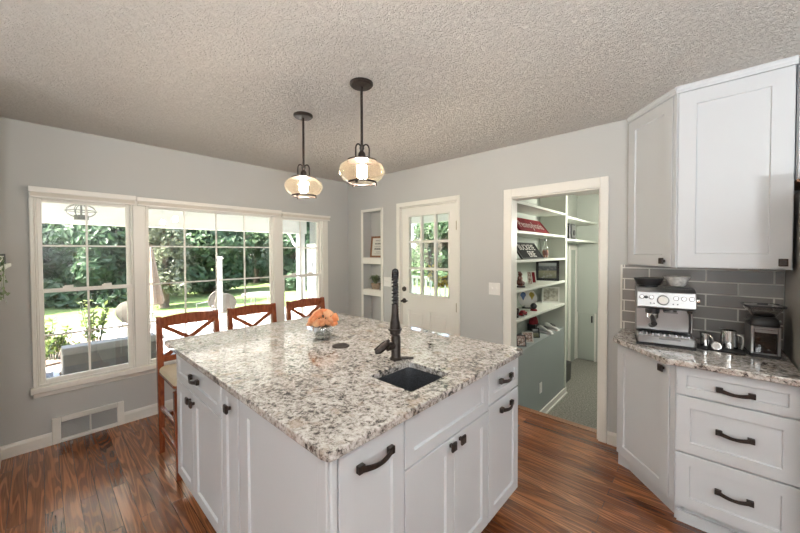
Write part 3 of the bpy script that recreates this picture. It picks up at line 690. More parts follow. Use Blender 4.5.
# ------------------------------------------------------------------ counter stools
def make_stool():
    o = thing('counter_stool', '', 'stool', (0, 0, 0), group='cherry counter stools along the island')
    W2, xb, xf = .195, -.225, .225
    for s_ in (-1, 1):
        b = MB(); y = s_ * W2
        rows = []
        for z, x, h in ((0, xb + .004, .017), (.60, xb - .002, .021), (.78, xb - .012, .020), (.99, xb - .03, .018), (1.0, xb - .031, .016)):
            rows.append([(x - h, y - h * .95, z), (x + h, y - h * .95, z), (x + h, y + h * .95, z), (x - h, y + h * .95, z)])
        b.loft(rows); b.build('back_post', 'cherry', o, local=True, bevel=.003)
        b = MB(); rows = []
        for z, x, h in ((0, xf, .016), (.575, xf - .012, .021)):
            rows.append([(x - h, y - h, z), (x + h, y - h, z), (x + h, y + h, z), (x - h, y + h, z)])
        b.loft(rows); b.build('leg', 'cherry', o, local=True, bevel=.003)
        for z in (.18, .34):
            b = MB(); b.box(xb + .015, xf - .012, y - .010, y + .010, z - .016, z + .016); b.build('stretcher', 'cherry', o, local=True, bevel=.003)
    b = MB(); b.box(xf - .018, xf + .006, -W2 + .012, W2 - .012, .20, .245); b.build('foot_rail', 'cherry', o, local=True, bevel=.003)
    b = MB(); b.box(xb - .01, xb + .012, -W2 + .012, W2 - .012, .25, .285); b.build('stretcher', 'cherry', o, local=True, bevel=.003)
    b = MB(); b.box(xb + .012, xf - .026, -W2 + .01, W2 - .01, .545, .60); b.build('apron', 'cherry', o, local=True, bevel=.003)
    pts = rrect(xb + .022, xf + .025, -W2 - .02, W2 + .02, .05, 5)
    b = MB(); b.prism(pts, .597, .615); b.build('seat', 'cherry', o, local=True, bevel=.004)
    b = MB(); b.loft([[(x, y, .6155) for x, y in pts], [(x * .995, y * .995, .632) for x, y in pts], [(x * .96, y * .955, .645) for x, y in pts], [(x * .85, y * .85, .650) for x, y in pts]]); b.build('seat_pad', 'seat', o, True, local=True, label='tan seat pad')
    rows = []   # top rail, slightly crowned and bowed back
    for i in range(9):
        t = i / 8; y = (t - .5) * 2 * (W2 - .012); bow = -.018 * math.sin(PI * t); x = xb - .028 + bow; cr = .012 * math.sin(PI * t)
        rows.append([(x - .010, y, .922), (x + .012, y, .922), (x + .010, y, .992 + cr), (x - .012, y, .992 + cr)])
    b = MB(); b.loft(rows); b.build('top_rail', 'cherry', o, local=True, bevel=.003)
    b = MB(); b.box(xb - .016, xb + .006, -W2 + .015, W2 - .015, .665, .705); b.build('lower_rail', 'cherry', o, local=True, bevel=.003)
    for s_ in (-1, 1):
        b = MB(); rows = []
        for t in (0, .25, .5, .75, 1):
            y = s_ * (W2 - .014) * (1 - 2 * t); z = .935 - .245 * t; x = xb - .020 + .012 * t - .010 * math.sin(PI * t) + s_ * .003
            nx, nz = .245 * .014 / .44, .36 * .014 / .44
            rows.append([(x - .008, y + s_ * nx, z - nz), (x + .008, y + s_ * nx, z - nz), (x + .008, y - s_ * nx, z + nz), (x - .008, y - s_ * nx, z + nz)])
        b.loft(rows); b.build('cross_brace', 'cherry', o, local=True)
    return o
st = make_stool()
for i, (y, lab) in enumerate(((.787, 'cherry cross back counter stool at the near end of the island, legs in view'), (1.283, 'middle cherry cross back counter stool before the centre window'), (1.822, 'cherry cross back counter stool behind the rose vase'))):
    q = st if i == 0 else copy_tree(st)
    q.location = (-2.725, y, 0); q['label'] = lab

# ------------------------------------------------------------------ pendant lamps
def make_pendant():
    o = thing('pendant_lamp', '', 'pendant lamp', (0, 0, H), group='pendant lamps over the island')
    MB().lathe([(.001, 0), (.066, 0), (.066, -.010), (.058, -.018), (.010, -.022), (.001, -.022)], k=28).build('canopy', 'bronze', o, True, local=True)
    b = MB(); b.tube([(0, 0, -.02), (0, 0, -.355)], .0075, 10); b.lathe([(.001, -.35), (.012, -.352), (.014, -.372), (.009, -.385), (.02, -.40), (.024, -.425), (.024, -.438), (.001, -.438)], k=14); b.build('rod', 'bronze', o, True, local=True)
    b = MB()
    for j in range(3):
        a = j * 2 * PI / 3 + .5; x = Vector((math.cos(a), math.sin(a), 0)); P = []
        for i in range(13):
            t = i / 12 * PI; P.append(x * (.024 - .021 * math.cos(t)) * 1.0 + Vector((0, 0, -.385 + .034 * math.sin(t))))
        P = [Vector((x.x * .004, x.y * .004, -.41))] + P + [x * .045 + Vector((0, 0, -.435))]
        b.tube(P, .0045, 8)
    b.build('yoke', 'bronze', o, True, local=True)
    MB().lathe([(.001, -.432), (.075, -.436), (.086, -.440), (.086, -.447), (.001, -.447)], k=32).build('cap', 'bronze', o, True, local=True)
    MB().lathe([(.078, -.448), (.102, -.456), (.124, -.474), (.131, -.500), (.127, -.522), (.110, -.546), (.090, -.559), (.078, -.563)], k=36).build('glass_shade', 'amber', o, True, local=True)
    MB().lathe([(.001, -.468), (.024, -.469), (.028, -.476), (.028, -.530), (.024, -.537), (.001, -.538)], k=20).build('frosted_light', 'bulb', o, True, local=True, label='glowing frosted glass cylinder')
    b = MB(); b.torus((0, 0, -.567), .080, .0055, 36, 8)
    for j in range(3):
        a = j * 2 * PI / 3 + 1.0; b.box(.08 * math.cos(a) - .005, .08 * math.cos(a) + .005, .08 * math.sin(a) - .005, .08 * math.sin(a) + .005, -.582, -.560)
    b.build('bottom_ring', 'bronze', o, True, local=True)
    return o
pd = make_pendant()
for i, (x, y, lab) in enumerate(((-1.466, 1.268, 'bronze and amber glass pendant lamp nearer the camera over the sink end'), (-2.104, 1.278, 'bronze and amber glass pendant lamp over the stool end of the island'))):
    q = pd if i == 0 else copy_tree(pd); q.location = (x, y, H); q['label'] = lab

# ------------------------------------------------------------------ right-hand cabinets
FY = 2.302     # drawer face plane
Tf = frameM((0, FY, 0), (1, 0, 0), (0, -1, 0))
TH = .868
pa, pb = Vector((-.440, 2.648, 0)), Vector((-.118, FY, 0)); dd = pb - pa; nn = Vector((dd.y, -dd.x, 0)).normalized(); LD = dd.length
Td = frameM(pa, dd, nn)
o = thing('base_cabinet', 'white angled end base cabinet with one door under the espresso machine', 'cabinet', (-.25, 2.7, 0))
c = MB(); i0 = pa - nn * .02; i1 = pb - nn * .02
c.prism([(i0.x, i0.y), (i1.x, i1.y), (-.118, 2.93), (-.440, 2.93)], .10, TH)
c.build('body', 'cab', o)
k0, k1 = pa - nn * .06, pb - nn * .06
c = MB(); c.prism([(-.435, k0.y + .01), (k0.x + .03, k0.y - .02), (k1.x, k1.y), (-.118, 2.93), (-.435, 2.93)], 0, .10); c.build('toe_kick', 'cab', o)
q = dr('door', Td @ Matrix.Translation((0, -.02, 0)), .004, LD - .038, .11, .860, o, .062); knob(Td, LD - .075, .820, q)
c = MB(Td); c.box(LD - .034, LD - .001, -.02, -.004, .11, .862); c.build('filler_strip', 'cab', o)
o = thing('base_cabinet', 'white base cabinet with three wide drawers and bronze pulls', 'cabinet', (.11, 2.6, 0))
c = MB(); c.box(-.116, .330, FY + .02, 2.93, .10, TH); c.build('body', 'cab', o)
c = MB(); c.box(-.116, .330, FY + .055, 2.93, 0, .10); c.box(-.105, .330, FY + .040, FY + .055, 0, .06); c.build('toe_kick', 'cab', o)
for a, b, hz in ((.712, .860, .776), (.404, .704, .560), (.108, .396, .258)):
    q = dr('drawer', Tf @ Matrix.Translation((0, -.02, 0)), -.112, .328, a, b, o, .058 if b - a > .2 else .042); pull(Tf, .112, hz, .112, q)
# worktop
ov = .036
ca, cb = pa + nn * ov, pb + nn * ov
o = MB().prism([(-.456, 2.93), (-.456, 2.60), (-.442, 2.572), (-.15, FY - ov - .02), (-.118, FY - ov - .004), (-.09, FY - ov), (.332, FY - ov), (.332, 2.93)], TH, .900).build('countertop', 'granite', bevel=.005, seg=2)
tag(o, 'speckled granite countertop of the coffee corner', 'countertop')
# backsplash
o = MB().box(-.455, .333, WY - .010, WY - .001, .900, 1.374).build('backsplash', 'tile'); tag(o, 'grey subway tile backsplash behind the coffee machines', 'backsplash', kind='structure')
o = MB().box(-.468, -.4555, WY - .012, WY - .001, .90, 1.374).build('backsplash_edge', 'trim'); tag(o, 'thin white edge strip at the left end of the backsplash', 'trim', kind='structure')
# uppers
UY = 2.565; UZ0, UZ1 = 1.374, 2.412
Tu = frameM((0, UY, 0), (1, 0, 0), (0, -1, 0))
ua, ub = Vector((-.428, 2.915, 0)), Vector((-.138, UY, 0)); ud = ub - ua; un = Vector((ud.y, -ud.x, 0)).normalized(); UL = ud.length
Tud = frameM(ua, ud, un)
def crown(mb, T, L):
    mb.T = T; sec = [(-.02, UZ1 - .012), (.004, UZ1 - .012), (.004, UZ1 + .006), (.010, UZ1 + .016), (.010, H - .001), (-.02, H - .001)]
    mb.loft([[(0, w_, z) for w_, z in sec], [(L, w_, z) for w_, z in sec]]); mb.T = Matrix.Identity(4)
o = thing('wall_cabinet', 'white angled end wall cabinet with one narrow door', 'cabinet', (-.25, 2.8, UZ0), group='white wall cabinets')
i0 = ua - un * .02; i1 = ub - un * .02
c = MB(); c.prism([(i0.x - .012, 2.935), (i0.x, i0.y), (i1.x, i1.y), (-.138, 2.935)], UZ0, UZ1); c.build('body', 'cab', o)
q = dr('door', Tud @ Matrix.Translation((0, -.02, 0)), .005, UL - .032, UZ0 + .004, UZ1 - .014, o, .07); knob(Tud, UL - .085, 1.412, q)
c = MB(); crown(c, Tud, UL); c.build('crown_strip', 'cab', o)
c = MB(Tud); c.box(UL - .026, UL - .001, -.02, -.002, UZ0, UZ1 - .012); c.build('filler_strip', 'cab', o)
o = thing('wall_cabinet', 'large white wall cabinet with one wide shaker door', 'cabinet', (.1, 2.75, UZ0), group='white wall cabinets')
c = MB(); c.box(-.136, .322, UY + .02, 2.935, UZ0, UZ1); c.build('body', 'cab', o)
q = dr('door', Tu @ Matrix.Translation((0, -.02, 0)), -.128, .318, UZ0 + .004, UZ1 - .014, o, .078); knob(Tu, .287, 1.412, q)
c = MB(); crown(c, frameM((-.138, UY, 0), (1, 0, 0), (0, -1, 0)), .465); c.build('crown_strip', 'cab', o)
o = thing('wall_cabinet', 'white cabinet above the refrigerator at the picture edge', 'cabinet', (.8, 2.7, 1.81), group='white wall cabinets')
c = MB(); c.box(.326, 1.25, UY + .015, 2.935, 1.83, UZ1); c.build('body', 'cab', o)
c = MB(); c.box(.328, 1.25, UY - .002, 2.93, 1.815, 1.829); c.build('bottom_panel', 'framewood', o, label='brown wooden underside')
for a, b in ((.331, .786), (.790, 1.248)): dr('door', Tu @ Matrix.Translation((0, -.015, 0)), a, b, 1.832, UZ1 - .014, o, .07)
c = MB(); crown(c, frameM((.330, UY, 0), (1, 0, 0), (0, -1, 0)), .92); c.build('crown_strip', 'cab', o)
o = thing('refrigerator', 'grey refrigerator side at the right picture edge beside the coffee counter', 'refrigerator', (.8, 2.55, 0))
c = MB(); c.box(.337, 1.24, 2.28, 2.92, .02, 1.775); c.build('body', 'fridge', o, bevel=.008)
for a, b in ((.339, .786), (.790, 1.238)):
    q = MB().box(a, b, 2.21, 2.277, .08, 1.77).build('door', 'fridge', o, bevel=.01)
    hx = .75 if a < .5 else .826; hb = MB(); hb.tube([(hx, 2.21, .75), (hx, 2.165, .77), (hx, 2.165, 1.5), (hx, 2.21, 1.52)], .011, 8); hb.build('handle', 'steel', q, True)
c = MB()
for x in (.39, 1.19): c.tube([(x, 2.36, 0), (x, 2.36, .022)], .02, 8); c.tube([(x, 2.85, 0), (x, 2.85, .022)], .02, 8)
c.build('foot', 'black', o)

# ------------------------------------------------------------------ espresso machine
CT = .900
o = thing('espresso_machine', 'stainless espresso machine with dials and portafilter on the granite', 'coffee machine', (-.200, 2.680, CT), R(9))
def P(name, mb, m, par, **k): return mb.build(name, m, par, local=True, **k)
w2 = .140
c = MB(); c.prism([(-w2, -.165), (w2, -.165), (w2, .14), (-w2, .14)], .0, .012); P('base_plate', c, 'rubber', o)
c = MB(); c.T = Matrix.Rotation(R(90), 4, 'Z') @ Matrix.Rotation(R(90), 4, 'X')      # side profile: (y, z) extruded along x
prof = [(.14, .012), (.14, .345), (-.10, .345), (-.145, .325), (-.165, .235), (-.15, .222), (-.055, .222), (-.045, .21), (-.045, .075), (.02, .06), (.02, .012)]
c.prism(prof, -w2, w2); P('housing', c, 'steel', o, bevel=.004)
# drip tray
q = P('drip_tray', MB().box(-w2 + .004, w2 - .004, -.168, -.03, .014, .062), 'steel', o, bevel=.006)
c = MB()
for i in range(10): c.box(-w2 + .02 + i * .028, -w2 + .03 + i * .028, -.155, -.05, .062, .066)
P('grid', c, 'chrome', q)
P('tray_badge', MB().box(-.03, .07, -.1695, -.167, .044, .054), 'darksteel', q)
# control panel buttons on the sloping face
ny = Vector((0, -.976, -.216))
def disc(x, z, r, h, name, m, par):
    t = (z - .235) / .09; y = -.165 + .02 * t
    mb = MB(); mb.T = Matrix.Translation((x, y, z)) @ Matrix.Rotation(R(90 - 12.5), 4, 'X')
    mb.lathe([(r, -.002), (r, h * .7), (r * .85, h), (.001, h)], k=18); return P(name, mb, m, par, smooth=True)
for x in (-.115, -.068, .048, .084, .119): 
    disc(x, .292, .0135, .004, 'button_ring', 'darksteel', o); disc(x, .292, .0105, .007, 'button', 'chrome', o)
disc(-.095 + .001, .292, .0095, .006, 'button', 'black', o)
disc(-.012, .278, .030, .006, 'gauge_rim', 'darksteel', o); disc(-.012, .278, .025, .0075, 'gauge_face', 'white', o)
for x in (-.072, -.055, .035, .055): disc(x, .258, .004, .004, 'indicator', 'black', o)
# group head + portafilter
c = MB(); c.lathe([(.001, .228), (.036, .226), (.036, .195), (.03, .188), (.001, .188)], (-.060, -.105, 0), 20); P('group_head', c, 'black', o, smooth=True)
q = MB(); q.lathe([(.001, .19), (.033, .19), (.033, .165), (.024, .155), (.010, .15), (.001, .15)], (-.060, -.105, 0), 20)
q = P('portafilter', q, 'chrome', o, smooth=True)
c = MB(); c.tube([(-.062, -.135, .178), (-.062, -.165, .176), (-.062, -.20, .165), (-.060, -.255, .150)], [.008, .012, .013, .015], 12); P('handle', c, 'black', q, smooth=True)
c = MB(); c.tube([(-.060, -.105, .152), (-.060, -.105, .132)], .008, 8); c.ball((-.062, -.118, .118), .018, .012, .016); P('spout', c, 'darksteel', q, smooth=True)
# grinder outlet & cradle
c = MB(); c.lathe([(.001, .226), (.030, .224), (.030, .205), (.001, .205)], (.028, -.10, 0), 20); c.box(-.005, .061, -.125, -.055, .198, .206); P('grinder_outlet', c, 'darksteel', o, smooth=True)
c = MB(); c.tube([(.118, -.10, .226), (.118, -.105, .18), (.116, -.125, .12), (.112, -.135, .085)], [.009, .006, .0055, .005], 8); c.ball((.118, -.10, .215), .014, .014, .02); P('steam_wand', c, 'black', o, smooth=True)
c = MB(); c.T = Matrix.Translation((w2, -.06, .275)) @ Matrix.Rotation(R(90), 4, 'Y'); c.lathe([(.024, 0), (.024, .006), (.019, .008), (.019, .026), (.001, .028)], k=18); P('steam_dial', c, 'chrome', o, smooth=True)
c = MB(); c.lathe([(.001, .345), (.052, .345), (.052, .352), (.062, .356), (.078, .392), (.078, .398), (.001, .402)], (-.075, .02, 0), 24); P('bean_hopper', c, 'black', o, smooth=True)
P('cup_tray', MB().box(.0, w2 - .004, -.085, .13, .345, .350), 'darksteel', o, bevel=.002)
# bowl on top
Tm = Matrix.Translation((-.200, 2.680, CT)) @ Matrix.Rotation(R(9), 4, 'Z')
p = Tm @ Vector((.068, .015, .350))
o2 = thing('bowl', 'white textured bowl on top of the espresso machine', 'bowl', p)
MB().lathe([(.001, .003), (.036, .003), (.045, .012), (.064, .058), (.067, .064), (.063, .064), (.043, .016), (.001, .008)], p, 24).build('vessel', varied('crackled_porcelain', (.55, .54, .52), .3, 45, .3), o2, True)

# tray with pitchers
o = MB().box(-.035, .165, 2.600, 2.720, CT, CT + .008).build('serving_tray', 'rubber', bevel=.003); tag(o, 'black rectangular tray under the two steel pitchers', 'tray')
def pitcher(label, x, y, s_, h):
    z = CT + .008; o = thing('milk_pitcher', label, 'pitcher', (x, y, z), group='steel pitchers on the tray')
    r = s_; MB().lathe([(.001, 0), (r, 0), (r * 1.02, .01), (r * .97, h * .6), (r * .9, h), (r * .86, h), (r * .93, h * .6), (r * .95, .012), (.001, .008)], (x, y, z), 24).build('body', 'chrome', o, True)
    b = MB(); d = Vector((.85, -.52, 0)); p0 = Vector((x, y, z))
    b.tube([p0 + d * r * .92 + Vector((0, 0, h * .86)), p0 + d * r * 1.7 + Vector((0, 0, h * .8)), p0 + d * r * 1.75 + Vector((0, 0, h * .45)), p0 + d * r * 1.6 + Vector((0, 0, h * .12))], [r * .14, r * .16, r * .16, r * .12], 8); b.build('handle', 'steel', o, True)
    b = MB(); b.poly([p0 - d * r * .7 + Vector((-.4 * r, -.4 * r, h)), p0 - d * r * 1.3 + Vector((0, 0, h * 1.04)), p0 - d * r * .7 + Vector((.4 * r, .4 * r, h))]); b.build('spout', 'steel', o)
pitcher('small steel milk pitcher left on the black tray', .000, 2.665, .023, .078)
pitcher('large steel milk pitcher on the right of the black tray', .100, 2.680, .038, .108)
o = thing('thermometer', 'small round white dial thermometer lying on the black tray', 'thermometer', (.048, 2.615, CT + .008))
q = MB(); q.T = Matrix.Translation((.048, 2.622, CT + .027)) @ Matrix.Rotation(R(72), 4, 'X'); q.lathe([(.001, -.004), (.021, -.004), (.022, .004), (.018, .005), (.001, .005)], k=22); q.build('rim', 'chrome', o, True)
q = MB(); q.T = Matrix.Translation((.048, 2.622, CT + .027)) @ Matrix.Rotation(R(72), 4, 'X'); q.lathe([(.001, .0055), (.0175, .0055), (.0175, .005)], k=22); q.build('dial_face', 'white', o)

# coffee grinder
gx, gy = .230, 2.70
o = thing('coffee_grinder', 'black and steel burr coffee grinder with flared hopper', 'coffee grinder', (gx, gy, CT), R(6))
hw = .056
P('base', MB().prism(rrect(-hw - .004, hw + .004, -.088, .075, .015, 3), 0, .016), 'black', o, bevel=.003)
c = MB(); c.box(-hw, -hw + .012, -.082, .07, .016, .165); c.box(hw - .012, hw, -.082, .07, .016, .165); c.box(-hw + .012, hw - .012, .05, .07, .016, .165); c.box(-hw + .012, hw - .012, -.082, .05, .016, .022); c.box(-hw + .012, hw - .012, -.082, .05, .150, .165)
P('housing', c, 'steel', o, bevel=.002)
q = P('grounds_bin', MB().box(-hw + .014, hw - .014, -.084, .045, .024, .148), 'brownglass', o, bevel=.004)
P('coffee_grounds', MB().box(-hw + .018, hw - .018, -.078, .040, .026, .085), varied('coffee_powder', (.05, .03, .022), .9, 60, .4), q)
P('bin_trim', MB().box(-hw + .014, hw - .014, -.087, -.083, .134, .148), 'steel', q)
c = MB(); c.loft([[(x * s_, (y + .006) * s_ - .006, z) for x, y in rrect(-hw, hw, -.085, .072, .03, 4)] for s_, z in ((1.0, .166), (1.02, .18), (.92, .205), (.80, .215))]); P('collar', c, 'black', o, smooth=True)
c = MB(); c.torus((0, -.006, .19), .066, .006, 30, 8); P('collar_ring', c, 'chrome', o, smooth=True)
c = MB(); c.lathe([(.001, .215), (.042, .215), (.05, .224), (.042, .232), (.02, .238), (.001, .24)], (0, -.006, 0), 20); P('burr_dial', c, 'black', o, smooth=True)
h1, h2 = rrect(-.045, .045, -.051, .039, .02, 4), rrect(-.078, .078, -.084, .072, .025, 4)
c = MB(); c.loft([[(x, y, .215) for x, y in h1], [(x, y, .272) for x, y in h2], [(x * .97, y * .97, .272) for x, y in h2], [(x * .95, y * .95, .218) for x, y in h1]], cap=False); P('hopper', c, 'smoke', o)
c = MB(); c.loft([[(x * 1.02, y * 1.02, z) for x, y in h2] for z in (.268, .277)] + [[(x * .95, y * .95, z) for x, y in h2] for z in (.277, .268)] + [[(x * 1.02, y * 1.02, .268) for x, y in h2]], cap=False); P('lid_rim', c, 'black', o)
c = MB(); c.loft([[(x * .95, y * .95, .273) for x, y in h2], [(x * .5, y * .5, .278) for x, y in h2], [(x * .1, y * .1, .279) for x, y in h2]]); P('lid', c, 'smoke', o)
P('lid_grip', MB().box(-.02, .02, -.012, .004, .277, .285), 'black', o, bevel=.002)

# ------------------------------------------------------------------ mudroom beyond the doorway
MZ = -.40; BX = -1.36; BB = -1.675; FYW = 6.38
struct('floor_mudroom', MB().box(-1.80, -.30, 3.075, 6.5, MZ - .05, MZ), 'carpet', 'grey carpet of the sunken mudroom', 'floor')
struct('wall_mudroom_left', MB().box(BB - .1, BB, 3.075, 6.5, MZ, H), 'mudwall', 'green grey wall behind the built in shelves', 'wall')
struct('wall_mudroom_right', MB().box(-.50, -.40, 3.075, 6.5, MZ, H), 'mudwall', 'green grey right wall of the mudroom', 'wall')
struct('wall_mudroom_back', MB().box(BB, -.50, FYW, FYW + .1, MZ, H), 'mudwall', 'green grey far wall of the mudroom', 'wall')
struct('trim_7', MB().box(PL, PR, 3.03, 3.09, -.02, .004), 'framewood', 'dark wooden nosing strip at the doorway threshold', 'trim')
o = thing('built_in_bookcase', 'green grey built in bookcase with open shelves above a half wall', 'bookcase', (-1.5, 4.0, MZ))
c = MB(); c.box(BB, BX, 3.08, 4.66, MZ, .475); c.build('half_wall', 'panel', o)
MB().box(BB, BX + .012, 4.64, 4.70, MZ, H).build('divider', 'shelfpaint', o, bevel=.002)
MB().box(BB, BX + .004, 3.078, 3.10, .475, H).build('end_panel', 'shelfpaint', o)
for z in (1.972, 1.682, 1.393, 1.098, .802): MB().box(BB, BX + .006, 3.10, 4.64, z - .028, z).build('shelf', 'shelfpaint', o, bevel=.002)
for z in (1.945, 1.645): MB().box(BB, BX + .006, 4.70, FYW, z - .028, z).build('shelf', 'shelfpaint', o, bevel=.002)
c = MB(); c.T = Matrix.Identity(4); c.box(BX, BX + .016, 3.09, 4.70, MZ, MZ + .085); c.box(BX + .016, BX + .03, 3.09, 4.70, MZ, MZ + .02); c.build('baseboard', 'trim', o, bevel=.003)
o = thing('door_2', 'low green grey access door with black handle in the mudroom', 'door', (-1.5, FYW, MZ), kind='structure')
MB().box(-1.625, -1.375, FYW - .02, FYW, MZ + .01, .40).build('door_panel', 'mudwall', o, bevel=.004)
b = MB(); b.box(-1.432, -1.412, FYW - .045, FYW - .02, .26, .375); b.build('door_handle', 'black', o, bevel=.003)
b = MB()
for u in (-1.66, -1.375): b.box(u - .012, u + .012, FYW - .024, FYW - .001, MZ, .42)
struct('trim_8', b, 'trim', 'slim casing strips beside the low access door', 'trim')
b = MB(); b.box(BB, BB + .02, 5.90, 6.00, MZ, 1.50); b.box(BB, BB + .02, 6.27, 6.37, MZ, 1.50); b.box(BB, BB + .02, 5.90, 6.37, 1.50, 1.58)
struct('trim_9', b, 'trim', 'pale door casing under the far open shelves', 'trim', bevel=.004)
struct('door_3', MB().box(BB, BB + .008, 6.0, 6.27, MZ, 1.50), 'mudwall', 'closed door leaf inside the pale casing of the mudroom', 'door')
# outlet on the half wall
o = thing('wall_outlet', 'white outlet plate on the half wall of the mudroom', 'outlet', (BX, 3.80, -.06))
MB().box(BX, BX + .006, 3.765, 3.835, -.12, .0).build('plate', 'white', o, bevel=.002)
for z in (-.085, -.035): MB().box(BX + .005, BX + .008, 3.785, 3.815, z - .014, z + .014).build('socket', 'white', o)
# waste bin
o = thing('waste_bin', 'small dark bin on the carpet past the half wall', 'bin', (-1.50, 5.18, MZ))
b = MB(); b.prism(rrect(-1.58, -1.45, 5.02, 5.28, .02, 3), MZ, MZ + .24, 1.08); b.build('body', 'black', o)
b = MB(); b.prism(rrect(-1.59, -1.44, 5.01, 5.29, .02, 3), MZ + .24, MZ + .255); b.build('rim', 'black', o)

# things on the mudroom shelves
SH = dict(a=1.682, b=1.393, c=1.098, d=.802, e=.475)
def text(name, s_, size, m, parent, Mx, align='CENTER', ext=.001):
    cu = bpy.data.curves.new(name, 'FONT'); cu.body = s_; cu.size = size; cu.align_x = align; cu.align_y = 'CENTER'; cu.extrude = ext
    cu.materials.append(M[m]); t = bpy.data.objects.new('lettering_curve', cu); C.objects.link(t)
    bpy.context.view_layer.update(); me = bpy.data.meshes.new_from_object(t.evaluated_get(bpy.context.evaluated_depsgraph_get()))
    bpy.data.objects.remove(t); t = bpy.data.objects.new(name, me); C.objects.link(t); t.parent = parent; t.matrix_local = Mx; return t
def leaning_board(name, label, cat, y0, y1, zb, h, m, edge, lean=28, xf=-1.40):
    o = thing(name, label, cat, (xf, (y0 + y1) / 2, zb))
    Tl = Matrix.Rotation(R(-lean), 4, 'Y')      # leans back towards -x
    L = (y1 - y0) / 2
    c = MB(Tl); c.box(-.014, 0, -L, L, 0, h); c.build('board', m, o, local=True, bevel=.002)
    c = MB(Tl)
    for b in ((-L, -L + .014, 0, h), (L - .014, L, 0, h), (-L + .014, L - .014, 0, .014), (-L + .014, L - .014, h - .014, h)): c.box(0, .006, *b)
    c.build('rim', edge, o, local=True)
    return o, Tl
def on_board(Tl, y, z): return Tl @ Matrix.Translation((.003, y, z)) @ Matrix(((0, 0, 1, 0), (1, 0, 0, 0), (0, 1, 0, 0), (0, 0, 0, 1)))
o, Tl = leaning_board('wall_sign', 'long red wooden sign with white script leaning on the mudroom shelf', 'sign', 3.36, 4.20, SH['a'], .205, 'red', 'red', 38)
text('lettering', 'Pennsylvania', .138, 'textpink', o, on_board(Tl, .0, .108))
o, Tl = leaning_board('wall_sign', 'black sign with two rows of white capitals leaning on a shelf', 'sign', 3.39, 4.0, SH['b'], .215, 'slate', 'black', 34)
text('lettering', 'BUCKEYE', .104, 'textwhite', o, on_board(Tl, .0, .150)); text('lettering', 'ERIE', .110, 'textwhite', o, on_board(Tl, .03, .060))
# bottle
bx, by = -1.50, 4.34
o = thing('liquor_bottle', 'small bottle of amber liquor beside the black sign', 'bottle', (bx, by, SH['b']))
MB().lathe([(.001, 0), (.036, 0), (.036, .12), (.03, .15), (.013, .175), (.012, .215), (.010, .215), (.001, .21)], (bx, by, SH['b']), 18).build('glass', 'clear', o, True)
MB().lathe([(.001, .004), (.032, .004), (.032, .105), (.001, .106)], (bx, by, SH['b']), 18).build('liquor', 'amberliquor', o, True)
MB().lathe([(.001, .215), (.014, .215), (.014, .235), (.001, .236)], (bx, by, SH['b']), 14).build('cap', 'darksteel', o, True)
b = MB(); b.lathe([(.0365, .035), (.0365, .085)], (bx, by, SH['b']), 18); b.build('paper_band', 'figure', o, True)
# figurine
px, py, pz = -1.45, 3.44, SH['c']
o = thing('figurine', 'small dark red seated figurine on a black base', 'figurine', (px, py, pz))
MB().lathe([(.001, 0), (.055, 0), (.055, .016), (.001, .016)], (px, py, pz), 18).build('base', 'black', o, True)
b = MB(); b.ball((px, py, pz + .05), .036, .04, .036); b.ball((px, py + .005, pz + .09), .026, .028, .034); b.ball((px + .005, py, pz + .135), .022, .026, .022); b.ball((px + .03, py - .02, pz + .04), .014, .016, .022); b.ball((px + .03, py + .025, pz + .04), .014, .016, .022); b.ball((px, py + .03, pz + .095), .011, .012, .025); b.ball((px, py - .03, pz + .095), .011, .012, .025); b.ball((px - .004, py + .018, pz + .157), .008); b.ball((px - .004, py - .018, pz + .157), .008)
b.build('body', 'figure', o, True)
# leaning greeting cards
def card(name, label, cat, x, y, z, wd, h, rz, lean, frame, face, border=.012, group=None, th=.012):
    """upright framed board at (x,y,z), face normal along local -y after rotation rz"""
    o = thing(name, label, cat, (x, y, z), rz, group)
    Tl = Matrix.Rotation(R(-lean), 4, 'X')
    c = MB(Tl)
    for b in ((-wd / 2, -wd / 2 + border, 0, h), (wd / 2 - border, wd / 2, 0, h), (-wd / 2 + border, wd / 2 - border, 0, border), (-wd / 2 + border, wd / 2 - border, h - border, h)): c.box(b[0], b[1], -.004, th, b[2], b[3])
    c.build('frame', frame, o, local=True)
    c = MB(Tl); c.box(-wd / 2 + border, wd / 2 - border, 0, th, border, h - border); c.build('picture', face, o, local=True)
    return o, Tl
FA = R(18)
card('greeting_card', 'left of two small leaning cards beside the big black frame', 'card', -1.49, 3.83, SH['c'] + .001, .05, .145, R(50), 14, 'paper', 'snap', .004, None, .004)
card('greeting_card', 'red and white leaning card touching the big black frame', 'card', -1.49, 3.95, SH['c'] + .001, .06, .145, R(50), 14, 'paper', 'red', .010, None, .004)
card('picture_frame', 'large black frame with an outdoor photo on the mudroom shelf', 'picture frame', -1.508, 4.44, SH['c'] + .001, .275, .262, FA, 6, 'rubber', 'photo', .032, None, .03)
card('picture_frame', 'square white frame with a pale print in the bookcase', 'picture frame', -1.505, 4.56, SH['d'] + .001, .21, .205, FA, 6, 'white', 'print', .018, None, .02)
